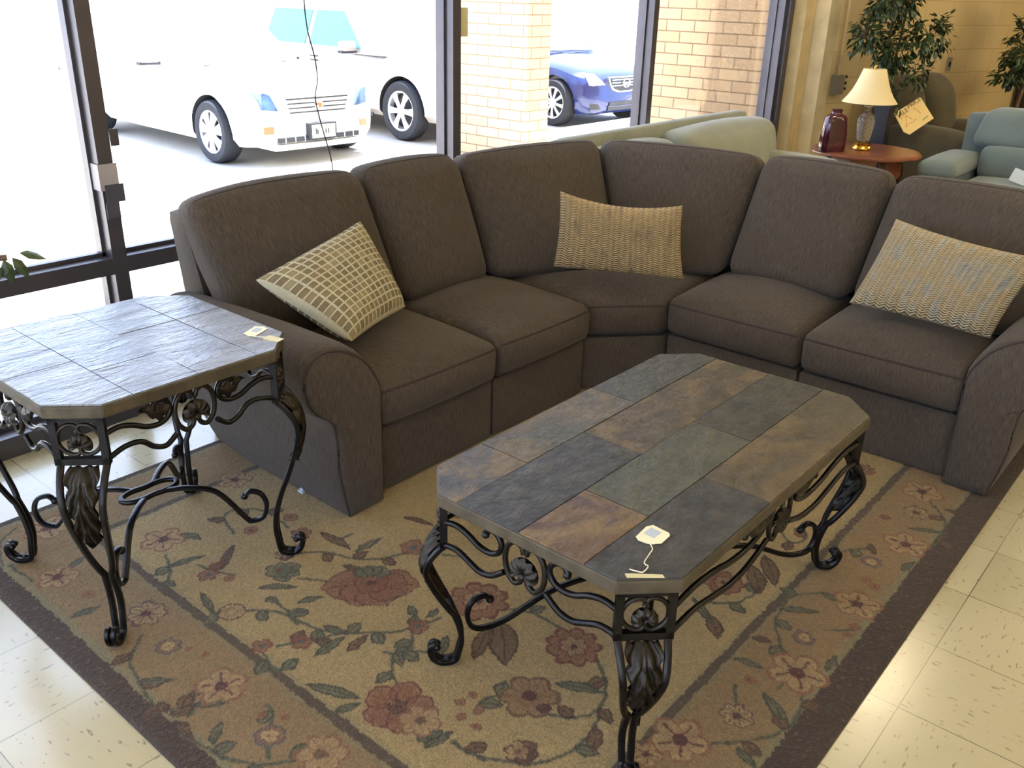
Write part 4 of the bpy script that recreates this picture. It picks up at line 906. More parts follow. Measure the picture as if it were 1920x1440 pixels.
# dusty blue loveseat facing the room
bs = empty('blue_loveseat', (5.35, .72, 0)); tag(bs, 'dusty blue microfibre loveseat with padded arms behind the right end of the sectional', 'sofa')
def q8(*a): x0, x1, y0, y1, z0, z1 = a; return box8(x0 - 5.35, x1 - 5.35, y0 - .75, y1 - .75, z0, z1)
rbox('sofa_base', q8(4.95, 5.80, -.20, 1.64, .03, .32), M_BLUE, bs, .03)
def arm_b(y0, y1):
    rbox('arm', q8(4.92, 5.62, y0 + .02, y1 - .02, .03, .50), M_BLUE, bs, .04); rbox('arm_pad', q8(4.88, 5.66, y0 - .01, y1 + .01, .46, .585), M_BLUE, bs, .055, {'+z': .02})
arm_b(1.42, 1.66); arm_b(-.24, 0.0)
for y0, y1 in ((.72, 1.41), (.01, .70)):
    rbox('seat_cushion', q8(4.90, 5.50, y0, y1, .30, .44), M_BLUE, bs, .05, {'+z': .03})
for y0, y1 in ((.70, 1.40), (-.02, .69)):
    c = q8(5.40, 5.62, y0, y1, .42, .66); rbox('lumbar_cushion', c, M_BLUE, bs, .06, {'+z': .01}, warp=None)
    c = q8(5.44, 5.72, y0 - .02, y1 + .10, .645, .91); rbox('head_cushion', [(p[0] + (.06 if p[2] > .8 else 0), p[1] - (.06 if (p[2] > .8 and p[1] > 0) else 0), p[2]) for p in c], M_BLUE, bs, .07, {'+z': .01})
rbox('back_frame', q8(5.66, 5.84, -.16, 1.60, .03, .86), M_BLUE, bs, .04)
e = empty('price_card', (5.10, .93, .515)); tag(e, 'pale blue folded price card standing on the seat of the dusty blue loveseat', 'price tag')
MB().prism([(-.06, 0), (.03, -.005), (.06, .12), (-.03, .14)], 0, .003, M=Matrix.Rotation(math.radians(-68), 4, 'Y') @ Matrix.Rotation(math.radians(12), 4, 'X')).build('card', M_CARDB, e, smooth=False)
MB().prism([(-.03, .0), (.02, .0), (.02, .05), (-.03, .05)], .003, .006, M=Matrix.Rotation(math.radians(-68), 4, 'Y') @ Matrix.Rotation(math.radians(12), 4, 'X')).build('yellow_label', simple('yellow_label', S(216, 180, 84), .6), e, smooth=False)

# olive recliner by the side wall
rc = empty('recliner_chair', (6.44, 1.91, 0), math.radians(-15)); tag(rc, 'dark olive overstuffed recliner with a hand-lettered sign leaning on it, by the cream wall', 'recliner')
def r8(*a): return box8(*a)
rbox('chair_base', r8(-.42, .42, -.42, .40, .04, .42), M_OLIVE, rc, .05)
rbox('seat_cushion', r8(-.27, .27, -.46, .20, .38, .50), M_OLIVE, rc, .05, {'+z': .04})
for s in (-1, 1): rbox('arm', r8(min(s * .26, s * .50), max(s * .26, s * .50), -.46, .30, .06, .66), M_OLIVE, rc, .10, {'+z': .03})
for s in (-1, 1): rbox('back_lobe', [(p[0], p[1] + (.12 if p[2] > .6 else 0), p[2]) for p in r8(min(s * .02, s * .44), max(s * .02, s * .44), .12, .40, .45, 1.02)], M_OLIVE, rc, .13, {'-y': .06, '+z': .03}, n=(14, 10, 14))
# low brown sofa behind the blue loveseat
ls = empty('brown_sofa', (6.75, .55, 0)); tag(ls, 'low dark brown sofa just visible over the back of the dusty blue loveseat', 'sofa')
rbox('sofa_base', box8(-.45, .45, -.9, .42, .04, .42), M_OLIVE, ls, .05); rbox('back_frame', box8(-.32, -.08, -.9, .42, .3, .82), M_OLIVE, ls, .07)
for s in (-1, 1): rbox('arm', box8(-.40, .45, .42 if s > 0 else -1.1, .62 if s > 0 else -.9, .04, .60), M_OLIVE, ls, .07)
# hand-lettered sign board
e = empty('sale_sign', (0, 0, 0)); tag(e, 'cream sign board with faded handwritten lettering and orange scribble, leaning on the olive recliner', 'sign')
sc4 = [Vector(v) for v in ((5.497, 1.934, .664), (5.70, 1.79, .782), (5.659, 1.929, .943), (5.506, 2.028, .818))]; sc4 = [CP + (v - CP) * 1.035 for v in sc4]
SU = (sc4[1] - sc4[0] + sc4[2] - sc4[3]) / 2; SVv = (sc4[3] - sc4[0] + sc4[2] - sc4[1]) / 2; SOc = sc4[0]; SW, SH = SU.length, SVv.length; SU.normalize(); SVv = (SVv - SU * SVv.dot(SU)).normalized(); SN = SU.cross(SVv).normalized()
if SN.dot(CP - SOc) < 0: SN = -SN
MS = Matrix(((SU.x, SVv.x, SN.x, SOc.x), (SU.y, SVv.y, SN.y, SOc.y), (SU.z, SVv.z, SN.z, SOc.z), (0, 0, 0, 1)))
M_SIGN = simple('cream_sign_board', S(236, 206, 138), .7, var=.04); M_INK = simple('faded_black_ink', S(90, 84, 66), .8); M_ORNG = simple('faded_orange_marker', S(214, 156, 84), .8); M_GRN = simple('faded_green_marker', S(140, 146, 84), .8)
MB().prism([(.02, -.01), (SW, .0), (SW * .98, SH * .96), (SW * .93, SH), (.0, SH * .98), (-.01, SH * .16)], -.004, .004, M=MS).build('sign_board', M_SIGN, e, smooth=False)
def stroke(pts, w, m, nm): MB().sweep([MS @ Vector((x * SW, y * SH, .0048)) for x, y in pts], w, .0014, tuple(SN), 6).build(nm, m, e, smooth=False)
def letters(txt, x, y, size, m, nm):
    cu = bpy.data.curves.new(nm, 'FONT'); cu.body = txt; cu.size = size; cu.extrude = .0006; o = bpy.data.objects.new(nm, cu); COL.objects.link(o)
    dg = bpy.context.evaluated_depsgraph_get(); me = bpy.data.meshes.new_from_object(o.evaluated_get(dg)); bpy.data.objects.remove(o)
    me.materials.clear(); me.materials.append(m); return me
for txt, x, y in (('SALE', .02, .74), ('PRICE', .46, .84)):
    me = letters(txt, 0, 0, .05, M_INK, 'lettering'); o = bpy.data.objects.new('lettering', me); COL.objects.link(o); o.parent = e; o.matrix_local = MS @ Matrix.Translation((x * SW, y * SH, .0052)) @ Matrix.Rotation(math.radians(2), 4, 'Z')
stroke([(.10, .62), (.18, .74), (.27, .68), (.22, .50), (.12, .30), (.10, .24)], .006, M_ORNG, 'marker_scribble')
stroke([(.10, .26), (.22, .34), (.40, .30), (.52, .36)], .006, M_ORNG, 'marker_scribble')
stroke([(.28, .66), (.40, .40)], .006, M_ORNG, 'marker_scribble'); stroke([(.58, .66), (.62, .78), (.68, .60), (.72, .44)], .006, M_ORNG, 'marker_scribble')
stroke([(.66, .16), (.76, .19), (.88, .20)], .008, M_GRN, 'marker_scribble')

# carved accent table
TX, TY, TZ = 4.93, 2.03, .60
at = empty('accent_table', (TX, TY, 0)); tag(at, 'round red-brown accent table with scalloped top, holding the glass lamp and the wine red vase', 'table')
mb = MB(); n = 72; prof = [(1.0, 0), (1.03, .008), (1.03, .018), (1.0, .026), (.95, .028)]
vs = []; 
for rr, z in prof:
    for k in range(n):
        a = 2 * math.pi * k / n; r = .375 * rr * (1 + .045 * abs(math.cos(4 * a)) ** .6 - .02); vs.append((r * math.cos(a), r * math.sin(a), TZ - .028 + z))
mb.add(vs, [(i * n + k, i * n + (k + 1) % n, (i + 1) * n + (k + 1) % n, (i + 1) * n + k) for i in range(4) for k in range(n)] + [tuple(range(n - 1, -1, -1)), tuple(range(4 * n, 5 * n))])
mb.build('tabletop', M_WOOD, at, ang=30)
MB().lathe([(.27, .42), (.28, .44), (.28, .54), (.29, .57)], seg=8).build('apron', M_WOOD, at, ang=20)
for k in range(4):
    a = math.radians(45 + 90 * k); c, s_ = math.cos(a), math.sin(a)
    MB().sweep(smooth_path([(.25 * c, .25 * s_, .56), (.28 * c, .28 * s_, .42), (.22 * c, .22 * s_, .22), (.20 * c, .20 * s_, .10), (.26 * c, .26 * s_, .012)], 5), [.06] * 6 + [.045] * 8 + [.05] * 7, None, (-s_, c, 0), square=True).build('leg', M_DKBR, at)
MB().lathe([(.16, .14), (.17, .15), (.17, .165), (.16, .17)], seg=24).build('lower_shelf', M_DKBR, at)
# table lamp
M_SHADE = NT('cream_fabric_shade'); _d = M_SHADE.n('BsdfDiffuse', None, Color=S(240, 228, 186)); _t = M_SHADE.n('BsdfTranslucent', None, Color=S(246, 224, 160)); _m = M_SHADE.n('MixShader', None, i0=.35, i1=_d.outputs[0], i2=_t.outputs[0]); M_SHADE.t.links.new(_m.outputs[0], M_SHADE.out.inputs[0]); M_SHADE = M_SHADE.m
t = NT('cut_glass'); t.pbsdf((.86, .86, .80, 1), .06, 0, .8, t.bump(t.n('TexVoronoi', None, Vector=t.coord('Object'), Scale=70.0).outputs[0], .8, .01), Transmission_Weight=.95, IOR=1.45); M_CUT = t.m
M_BRASS = simple('polished_brass', S(200, 158, 74), .22, 1.0, .5, var=.3, nscale=40)
LX, LY = 4.905, 2.055
lp = empty('table_lamp', (LX, LY, TZ)); tag(lp, 'cut glass table lamp with a cream bell shade and brass foot on the accent table', 'lamp')
MB().lathe([(.070, .0), (.074, .012), (.066, .028), (.058, .034), (.066, .045), (.05, .055), (.03, .06)], seg=28).build('brass_foot', M_BRASS, lp)
MB().lathe([(.030, .058), (.045, .07), (.052, .11), (.060, .17), (.062, .21), (.050, .245), (.028, .265), (.020, .275), (.024, .285), (.016, .30)], seg=28).build('glass_body', M_CUT, lp)
MB().lathe([(.028, .30), (.036, .315), (.028, .335), (.012, .34)], seg=20).build('glass_knob', M_CUT, lp)
MB().lathe([(.010, .335), (.010, .56), (.004, .565)], seg=12).build('stem', M_BRASS, lp)
mb = MB(); pr = [(.192, .335), (.160, .375), (.132, .42), (.108, .475), (.090, .53), (.078, .565)]
mb.lathe(pr + [(r - .003, z) for r, z in pr[::-1]] + [pr[0]], seg=40, cap=False); mb.build('lamp_shade', M_SHADE, lp, ang=60)
MB().lathe([(.003, .56), (.010, .568), (.008, .585), (.001, .592)], seg=12).build('finial', M_BRASS, lp)
# wine red vase
M_VASE = simple('wine_red_glaze', S(66, 14, 30), .12, .1, .8, var=.5, nscale=7)
v = MB(); n = 10
def sq(r, z, k, m=40):
    a = 2 * math.pi * k / m; c, s_ = math.cos(a), math.sin(a); e_ = (abs(c) ** 3.2 + abs(s_) ** 3.2) ** (-1 / 3.2); return (r * c * e_, r * .62 * s_ * e_, z)
pf = [(.086, 0), (.092, .01), (.094, .05), (.090, .12), (.082, .19), (.074, .235), (.060, .252), (.040, .260), (.034, .268), (.036, .282), (.042, .290), (.038, .293)]
v.add([sq(r, z, k) for r, z in pf for k in range(40)], [(i * 40 + k, i * 40 + (k + 1) % 40, (i + 1) * 40 + (k + 1) % 40, (i + 1) * 40 + k) for i in range(len(pf) - 1) for k in range(40)] + [tuple(range(39, -1, -1)), tuple(range((len(pf) - 1) * 40, len(pf) * 40))])
vo = v.build('ceramic_vase', M_VASE, ang=50); vo.location = (4.66, 2.185, TZ + .0005); vo.rotation_euler = (0, 0, math.radians(-45)); tag(vo, 'glossy wine red square-shouldered vase left of the glass lamp', 'vase')
# narrow black pedestal behind the lamp
pe = empty('pedestal', (5.38, 2.10, 0)); tag(pe, 'narrow black wooden pedestal standing behind the glass lamp', 'pedestal')
MB().box(-.055, .055, -.055, .055, .03, .86).build('column', M_BLACKB, pe, smooth=False); MB().box(-.075, .075, -.075, .075, 0, .03).build('plinth', M_BLACKB, pe, smooth=False); MB().box(-.07, .07, -.07, .07, .86, .88).build('cap', M_BLACKB, pe, smooth=False)
# dark cabinet far right
cb = empty('tall_cabinet', (8.52, 1.50, 0), math.radians(-15)); tag(cb, 'tall dark brown cabinet against the cream wall at the right edge, behind the second tree', 'cabinet')
MB().box(-.1, 1.0, -.05, .36, 0, 1.30).build('cabinet_body', M_DKBR, cb, smooth=False)
for s in (0, 1): 
    d = MB().box(-.07 + s * .54, .44 + s * .54, -.07, -.051, .06, 1.26).build('door', M_DKBR, cb, smooth=False); MB().ball((.40 + s * .10, -.08, .7), .014).build('knob', M_BRASS, d)

# ------------------------------------------------------------------ ficus trees
M_LEAF = simple('dark_ficus_leaf', S(50, 66, 36), .42, 0, .5, var=.45, nscale=9); M_BARK = simple('grey_brown_bark', S(110, 88, 66), .85, var=.3, nscale=20)
def leafmesh(mb, p, d, n, L):
    d = d.normalized(); s_ = d.cross(n)
    if s_.length < 1e-3: s_ = Vector((1, 0, 0))
    s_.normalize(); up = s_.cross(d).normalized(); w = L * .42
    P = [p, p + d * L * .3 + s_ * w * .5 - up * L * .02, p + d * L * .62 + s_ * w * .42 - up * L * .05, p + d * L - up * L * .16, p + d * L * .62 - s_ * w * .42 - up * L * .05, p + d * L * .3 - s_ * w * .5 - up * L * .02, p + d * L * .45 + up * L * .05]
    mb.add(P, [(0, 1, 6), (1, 2, 6), (2, 3, 6), (3, 4, 6), (4, 5, 6), (5, 0, 6)])
def ficus(loc, trunks, blobs, nleaf, L, label, pot, seed, extra=()):
    r = random.Random(seed); root = empty('ficus_tree', loc); tag(root, label, 'tree', 'leafy indoor trees')
    o = Vector(loc); tm = MB()
    for tk in trunks:
        P = smooth_path([Vector(p) for p in tk], 5); nn = len(P); tm.sweep(P, [.034 - .018 * i / nn for i in range(nn)], None, (0, 1, 0), 7)
    lf = MB(); tw = MB()
    for (cx, cy, cz, rx, ry, rz), k in blobs:
        for _ in range(k):
            while True:
                a = Vector((r.uniform(-1, 1), r.uniform(-1, 1), r.uniform(-1, 1)))
                if .25 < a.length < 1: break
            c = Vector((cx, cy, cz)); e = Vector((a.x * rx, a.y * ry, a.z * rz)); tip = c + e
            if nleaf > 4 and r.random() < .3: tw.sweep([c + e * .1, c + e * .6 + Vector((0, 0, .03)), tip], [.007, .005, .003], None, (0, 1, 0), 4)
            for j in range(nleaf):
                d = (e.normalized() + Vector((r.uniform(-.9, .9), r.uniform(-.9, .9), r.uniform(-1.3, .1)))); pp = tip - e * r.uniform(0, .35) + Vector((r.uniform(-.03, .03), r.uniform(-.03, .03), r.uniform(-.03, .03)))
                leafmesh(lf, pp, d, Vector((r.uniform(-.4, .4), r.uniform(-.4, .4), 1)), L * r.uniform(.75, 1.2))
    for p, d in extra: leafmesh(lf, Vector(p), Vector(d), Vector((-.3, -.6, 1)), L * 1.1)
    tm.build('trunk', M_BARK, root); (tw.build('twigs', M_BARK, root) if tw.v else None); lf.build('foliage', M_LEAF, root, smooth=False)
    if pot:
        MB().lathe([(.11, 0), (.15, .02), (.18, .24), (.19, .25), (.19, .28), (.17, .28), (.165, .24), (.12, .235)], seg=28).build('pot', M_DKBR, root, ang=30)
        MB().lathe([(.001, .245), (.165, .24)], seg=24, cap=False).build('soil', simple('potting_soil', S(50, 38, 28), .95), root)
b = (5.64, 2.22, 0)
ficus(b, [[(0, 0, .24), (-.03, -.02, .7), (-.02, .0, 1.1), (-.04, .02, 1.6), (-.02, 0, 2.1)], [(.02, 0, .24), (.02, .01, .7), (.06, -.02, 1.1), (.05, -.06, 1.7)]],
      [((-.22, .12, 1.36, .16, .16, .16), 40), ((.0, -.02, 1.28, .18, .16, .22), 64), ((.20, -.20, 1.38, .20, .18, .20), 46), ((-.02, .04, 1.62, .30, .24, .16), 90), ((.0, 0, 1.95, .36, .34, .22), 60), ((.14, -.18, 1.10, .10, .10, .12), 16), ((-.06, -.02, 1.10, .09, .09, .14), 16), ((-.02, -.12, .92, .07, .06, .07), 9)],
      6, .066, 'bushy twin-trunk ficus tree behind the glass lamp, left of the olive recliner', True, 5, [((-.10, -.16, .86), (-.3, -.2, -.9)), ((-.08, -.18, .84), (.2, -.2, -1))])
b = (7.35, 1.60, 0)
ficus(b, [[(-.05, .02, .24), (-.02, 0, .8), (.05, -.05, 1.3), (.10, -.06, 2.0)]],
      [((-.06, -.00, 1.20, .26, .22, .20), 54), ((.12, -.16, 1.42, .32, .30, .22), 60), ((-.14, .10, 1.05, .12, .12, .12), 18), ((-.08, .06, 1.38, .14, .14, .14), 20), ((.12, -.1, 1.75, .36, .34, .24), 60), ((.16, -.12, 1.08, .12, .12, .16), 18)],
      7, .070, 'leafy ficus tree at the right edge beside the dark cabinet', True, 8)
b = (-1.62, 2.52, 0)
ficus(b, [[(0, 0, .24), (.0, .02, .6), (-.03, .02, 1.1), (0, 0, 1.6)], [(0, .02, .7), (.18, -.08, .82), (.40, -.20, .90), (.60, -.27, .905)]],
      [((-.05, .02, 1.5, .22, .22, .25), 30), ((-.10, 0, 1.1, .15, .15, .2), 20)], 4, .07, 'leafy plant with a few green leaves reaching in at the left above the end table', True, 11,
      [((.632, -.27, .912), (.9, -.2, -.28)), ((.612, -.27, .903), (.45, -.2, -.8)), ((.590, -.268, .902), (.12, -.2, -.95)), ((.572, -.262, .900), (-.3, -.3, -.8)), ((.56, -.26, .91), (.1, -.3, .8))])
# ------------------------------------------------------------------ parked cars
def mcar(name, col, rough=.25, metal=.0, coat=.6): return simple(name, col, rough, metal, .5, var=.02, nscale=2, Coat_Weight=coat)
M_TYRE = simple('tyre_rubber', S(40, 42, 48), .85, spec=.3, var=.1, bump=.2, bscale=120); M_ALLOY = simple('bright_alloy', S(206, 208, 212), .3, .5); M_WELL = simple('wheel_well_black', S(30, 32, 38), .9)
t = NT('car_window_glass'); t.pbsdf((.06, .17, .17, 1), .05, 0, .6); M_CGL = t.m
t = NT('car_glass_painted_glare'); t.pbsdf((.62, .70, .72, 1), .08, .5, .8); M_CGL2 = t.m  # pale base colour stands in for sky glare on the glass
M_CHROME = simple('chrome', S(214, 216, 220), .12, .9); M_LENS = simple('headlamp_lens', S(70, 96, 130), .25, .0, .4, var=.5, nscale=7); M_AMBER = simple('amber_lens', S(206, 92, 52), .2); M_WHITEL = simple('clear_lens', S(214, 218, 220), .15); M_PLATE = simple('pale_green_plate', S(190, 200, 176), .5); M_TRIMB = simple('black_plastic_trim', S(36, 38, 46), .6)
def car(root_name, label, W_, L_, sts, col_m, wheel_r, rim_r, wheels_y, gh, spokes, x, y, rz=0.0, wx=.0, sc_=1.0, glass=None):
    """local frame: nose at y=0, tail at y=L, wheels stand on z=0. sts: (y, half width, underside, shoulder, top-centre)"""
    root = empty(root_name, (x, y, -.12), rz); root.scale = (sc_, sc_, sc_); glass = glass or M_CGL; tag(root, label, 'car')
    mb = MB(); npt = 13; vs = []
    for (yy, w, b, sh_, tp) in sts:
        pr = [(0, b), (w * .62, b), (w * .90, b + .02), (w * .985, b + .10), (w, b + (sh_ - b) * .45), (w * .992, b + (sh_ - b) * .78), (w * .955, sh_ - .015), (w * .87, sh_ + (tp - sh_) * .35), (w * .66, sh_ + (tp - sh_) * .7), (w * .40, tp - .008), (w * .18, tp), (0, tp)]
        ring = [(-px, yy, pz) for px, pz in pr[::-1]][:-1] + [(px, yy, pz) for px, pz in pr][0:]
        ring = ring[:-1]; vs.append(ring)
    n = len(vs[0]); flat = [p for r_ in vs for p in r_]
    fs = [(i * n + k, i * n + (k + 1) % n, (i + 1) * n + (k + 1) % n, (i + 1) * n + k) for i in range(len(vs) - 1) for k in range(n)] + [tuple(range(n - 1, -1, -1)), tuple(range((len(vs) - 1) * n, len(vs) * n))]
    mb.add(flat, fs); body = mb.build('body', col_m, root, ang=32)
    cut = MB()
    for wy in wheels_y:
        for s in (-1, 1): cut.lathe([(wheel_r + .055, -.14), (wheel_r + .055, .30)], seg=36, M=Matrix.Translation((s * (W_ / 2 - .02), wy, wheel_r)) @ Matrix.Rotation(math.radians(90), 4, 'Y') @ Matrix.Diagonal((1, 1, -s, 1)))
    co = cut.build('cutter', M_WELL, root, smooth=False)
    import bmesh
    bm = bmesh.new(); bm.from_mesh(co.data); bmesh.ops.recalc_face_normals(bm, faces=bm.faces); bm.to_mesh(co.data); bm.free()
    bm = bmesh.new(); bm.from_mesh(body.data); bmesh.ops.recalc_face_normals(bm, faces=bm.faces); bm.to_mesh(body.data); bm.free()
    body.data.materials.append(M_WELL)
    md = body.modifiers.new('arches', 'BOOLEAN'); md.operation = 'DIFFERENCE'; md.object = co; md.solver = 'EXACT'
    bpy.context.view_layer.update()
    dg = bpy.context.evaluated_depsgraph_get(); me = bpy.data.meshes.new_from_object(body.evaluated_get(dg)); body.modifiers.clear(); old = body.data; body.data = me; bpy.data.objects.remove(co)
    for wy in wheels_y:
        for s in (-1, 1):
            wo = MB(); R = wheel_r; MW_ = Matrix.Translation((s * (W_ / 2 - .10 + wx), wy, R)) @ Matrix.Rotation(math.radians(90 * s), 4, 'Y')
            wo.lathe([(rim_r - .01, -.10), (R * .93, -.11), (R * .985, -.085), (R, -.05), (R, .05), (R * .985, .085), (R * .93, .108), (rim_r + .02, .106), (rim_r, .098), (rim_r - .012, .07)], seg=44, M=MW_, cap=False)
            w_ = wo.build('wheel', M_TYRE, root)
            ri = MB(); ri.lathe([(rim_r, .098), (rim_r - .02, .088), (rim_r - .03, .02)], seg=40, M=MW_, cap=False)
            ri.lathe([(.001, .094), (.045, .092), (.065, .08)], seg=20, M=MW_, cap=False)
            for k in range(spokes):
                a = 2 * math.pi * (k + .5) / spokes; wsp = (.105 if spokes == 7 else .080) if spokes < 8 else .045
                ri.sweep([MW_ @ Vector((r_ * math.cos(a), r_ * math.sin(a), z_)) for r_, z_ in ((.045, .086), (rim_r * .55, .092), (rim_r - .012, .086))], [wsp * .75, wsp * .8, wsp * 1.25], .02, tuple(MW_.to_3x3() @ Vector((0, 0, 1))), square=True)
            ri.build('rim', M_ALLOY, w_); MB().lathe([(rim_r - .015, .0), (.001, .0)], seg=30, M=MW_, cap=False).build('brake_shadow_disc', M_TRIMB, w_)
    # greenhouse: (z0 ring, z1 ring) polygons
    (b0, b1, bw, zb), (t0, t1, tw, zt) = gh
    g = MB(); B = [(-bw, b0), (bw, b0), (bw, b1), (-bw, b1)]; T_ = [(-tw, t0), (tw, t0), (tw, t1), (-tw, t1)]
    C = Cushion([(-bw, b0, zb), (bw, b0, zb), (bw, b1, zb), (-bw, b1, zb), (-tw, t0, zt), (tw, t0, zt), (tw, t1, zt), (-tw, t1, zt)], (.06, .10, .06), {'+z': .03}); C.mesh(g, (10, 10, 6)); g.build('cabin', col_m, root, ang=50)
    def facep(a, b, c, d, nm, m=None, off=.012):
        m = m or glass
        A, B_, C_, D_ = map(Vector, (a, b, c, d)); nn = (B_ - A).cross(D_ - A).normalized(); ce = (A + B_ + C_ + D_) / 4
        if nn.dot(ce - Vector((0, (b0 + b1) / 2, zb))) < 0: nn = -nn
        MB().add([p + nn * off for p in (A, B_, C_, D_)] + [p - nn * .02 for p in (A, B_, C_, D_)], [(0, 1, 2, 3), (7, 6, 5, 4), (0, 4, 5, 1), (1, 5, 6, 2), (2, 6, 7, 3), (3, 7, 4, 0)]).build(nm, m, root, smooth=False)
    def sd(s, y0, y1, y2, y3, f0=.12, f1=.82):
        def P(yy, f): return (s * (bw + (tw - bw) * f), yy, zb + (zt - zb) * f)
        facep(P(y0, f0), P(y1, f0), P(y2, f1), P(y3, f1), 'side_window')
    L1 = b1 - b0
    for s in (-1, 1):
        sd(s, b0 + .16 * L1, b0 + .50 * L1, b0 + .50 * L1, max(t0, b0 + .16 * L1) + .12); sd(s, b0 + .53 * L1, b0 + .82 * L1, min(t1 - .05, b0 + .80 * L1), b0 + .53 * L1)
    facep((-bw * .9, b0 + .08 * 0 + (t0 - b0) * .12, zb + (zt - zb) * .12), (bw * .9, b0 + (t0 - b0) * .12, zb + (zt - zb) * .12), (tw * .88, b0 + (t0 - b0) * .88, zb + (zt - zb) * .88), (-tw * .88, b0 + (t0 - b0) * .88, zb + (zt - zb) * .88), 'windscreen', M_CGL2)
    for s, x0 in ((1, -.55), (1, .05)): MB().sweep([(x0, b0 - .02, zb + .035), (x0 + .14, b0 - .0, zb + .04), (x0 + .50, b0 + .03, zb + .05)], [.026, .022, .010], .014, (0, 0, 1), square=True).build('wiper', M_TRIMB, root)
    for s in (-1, 1):
        m_ = MB(); Cushion(box8(min(s * bw, s * (bw + .24)), max(s * bw, s * (bw + .24)), b0 + .20 * L1 - .08, b0 + .20 * L1 + .03, zb + .04, zb + .17), .035).mesh(m_, (6, 4, 4)); mo = m_.build('wing_mirror', col_m, root)
        MB().box(min(s * bw, s * (bw + .24)), max(s * bw, s * (bw + .24)), b0 + .20 * L1 - .07, b0 + .20 * L1 + .02, zb + .025, zb + .055).build('mirror_trim', M_TRIMB, mo, smooth=False)
    return root
def slab(poly, proud, root, nm, m, sts=None, depth=.05, n=14):
    """convex polygon in x,z laid on the curved nose given by the body stations, standing proud of it"""
    ws = [q[1] * .965 for q in sts] if sts else None; yv = [q[0] for q in sts] if sts else None
    def fy(x):
        a = abs(x)
        if not sts: return 0.0
        if a <= ws[0]: return yv[0] - .006 * (1 - (a / ws[0]) ** 2)
        return float(np.interp(a, ws, yv))
    xs = [p[0] for p in poly]; x0, x1 = min(xs), max(xs); top = []; bot = []; X = np.linspace(x0 + 1e-5, x1 - 1e-5, n + 1)
    for x in X:
        zz = []
        for i in range(len(poly)):
            (a, b), (c, d) = poly[i - 1], poly[i]
            if (a - x) * (c - x) <= 0 and abs(c - a) > 1e-9: zz.append(b + (d - b) * (x - a) / (c - a))
        bot.append(min(zz)); top.append(max(zz))
    vs = []
    for i, x in enumerate(X): f = fy(x); vs += [(x, f - proud, bot[i]), (x, f - proud, top[i]), (x, f + depth, top[i]), (x, f + depth, bot[i])]
    fs = [(4 * i + k, 4 * i + (k + 1) % 4, 4 * i + 4 + (k + 1) % 4, 4 * i + 4 + k) for i in range(n) for k in range(4)] + [(3, 2, 1, 0), tuple(4 * n + k for k in range(4))]
    return MB().add(vs, fs).build(nm, m, root, ang=30)
# white sedan
M_WHITE = mcar('pearl_white_paint', S(236, 234, 226))
st = [(0.02, .58, .26, .50, .58), (0.05, .72, .22, .60, .64), (.12, .80, .20, .67, .72), (.26, .86, .19, .72, .78), (.50, .885, .18, .79, .85), (1.0, .895, .18, .84, .90), (1.35, .895, .18, .88, .96), (2.4, .895, .18, .92, .98), (3.6, .895, .19, .94, 1.0), (4.1, .87, .22, .96, 1.02), (4.55, .80, .28, .92, .98), (4.64, .70, .34, .86, .9)]
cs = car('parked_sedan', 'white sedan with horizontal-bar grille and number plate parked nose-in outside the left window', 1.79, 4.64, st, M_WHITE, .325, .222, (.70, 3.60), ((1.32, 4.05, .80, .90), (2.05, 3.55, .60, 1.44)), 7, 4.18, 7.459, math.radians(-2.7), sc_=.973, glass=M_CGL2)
slab([(-.41, .70), (.41, .70), (.35, .51), (-.35, .51)], .012, cs, 'grille_surround', M_WHITE, st)
for i, z in enumerate((.685, .64, .595, .55)):
    w_ = .395 - (.685 - z) * .30; slab([(-w_, z + (.009 if i == 0 else .006)), (w_, z + (.009 if i == 0 else .006)), (w_, z - .007), (-w_, z - .007)], .018, cs, 'grille_slot', M_TRIMB, st)
MB().lathe([(.001, -.030), (.040, -.028), (.052, -.020), (.055, 0)], seg=26, M=Matrix.Translation((0, -.002, .615)) @ Matrix.Rotation(math.radians(90), 4, 'X') @ Matrix.Diagonal((1, 1, -1, 1)), cap=False).build('wreath_emblem', M_CHROME, cs)
MB().box(-.020, .020, -.040, -.030, .592, .638).build('emblem_shield', M_AMBER, cs, smooth=False)
for s in (-1, 1):
    slab([(s * .49, .575), (s * .70, .60), (s * .80, .69), (s * .64, .765), (s * .58, .74)], .012, cs, 'headlamp', M_LENS, st)
    slab([(s * .56, .27), (s * .745, .27), (s * .745, .35), (s * .56, .35)], .012, cs, 'fog_lamp', M_WHITEL, st); slab([(s * .56, .35), (s * .745, .35), (s * .745, .425), (s * .56, .425)], .012, cs, 'indicator', M_AMBER, st)
slab([(-.52, .255), (.52, .255), (.52, .305), (-.52, .305)], .03, cs, 'lower_intake', M_TRIMB, st)
for x_ in (-.44, -.32, -.20, .20, .32, .44): slab([(x_ - .004, .252), (x_ + .004, .252), (x_ + .004, .308), (x_ - .004, .308)], .034, cs, 'intake_divider', M_WHITE, st)
slab([(-.76, .18), (.76, .18), (.80, .235), (-.80, .235)], .04, cs, 'bumper_lip', M_WHITE, st, .2)
pf_ = slab([(-.17, .27), (.17, .27), (.17, .435), (-.17, .435)], .075, cs, 'plate_frame', M_TRIMB, None, .0); slab([(-.15, .285), (.15, .285), (.15, .42), (-.15, .42)], .080, pf_, 'number_plate', M_PLATE, None, -.07)
for x_, h_ in ((-.105, .06), (-.085, .045), (.02, .05), (.055, .05)): MB().box(x_, x_ + .014, -.083, -.079, .325, .325 + h_).build('plate_mark', M_TRIMB, pf_, smooth=False)
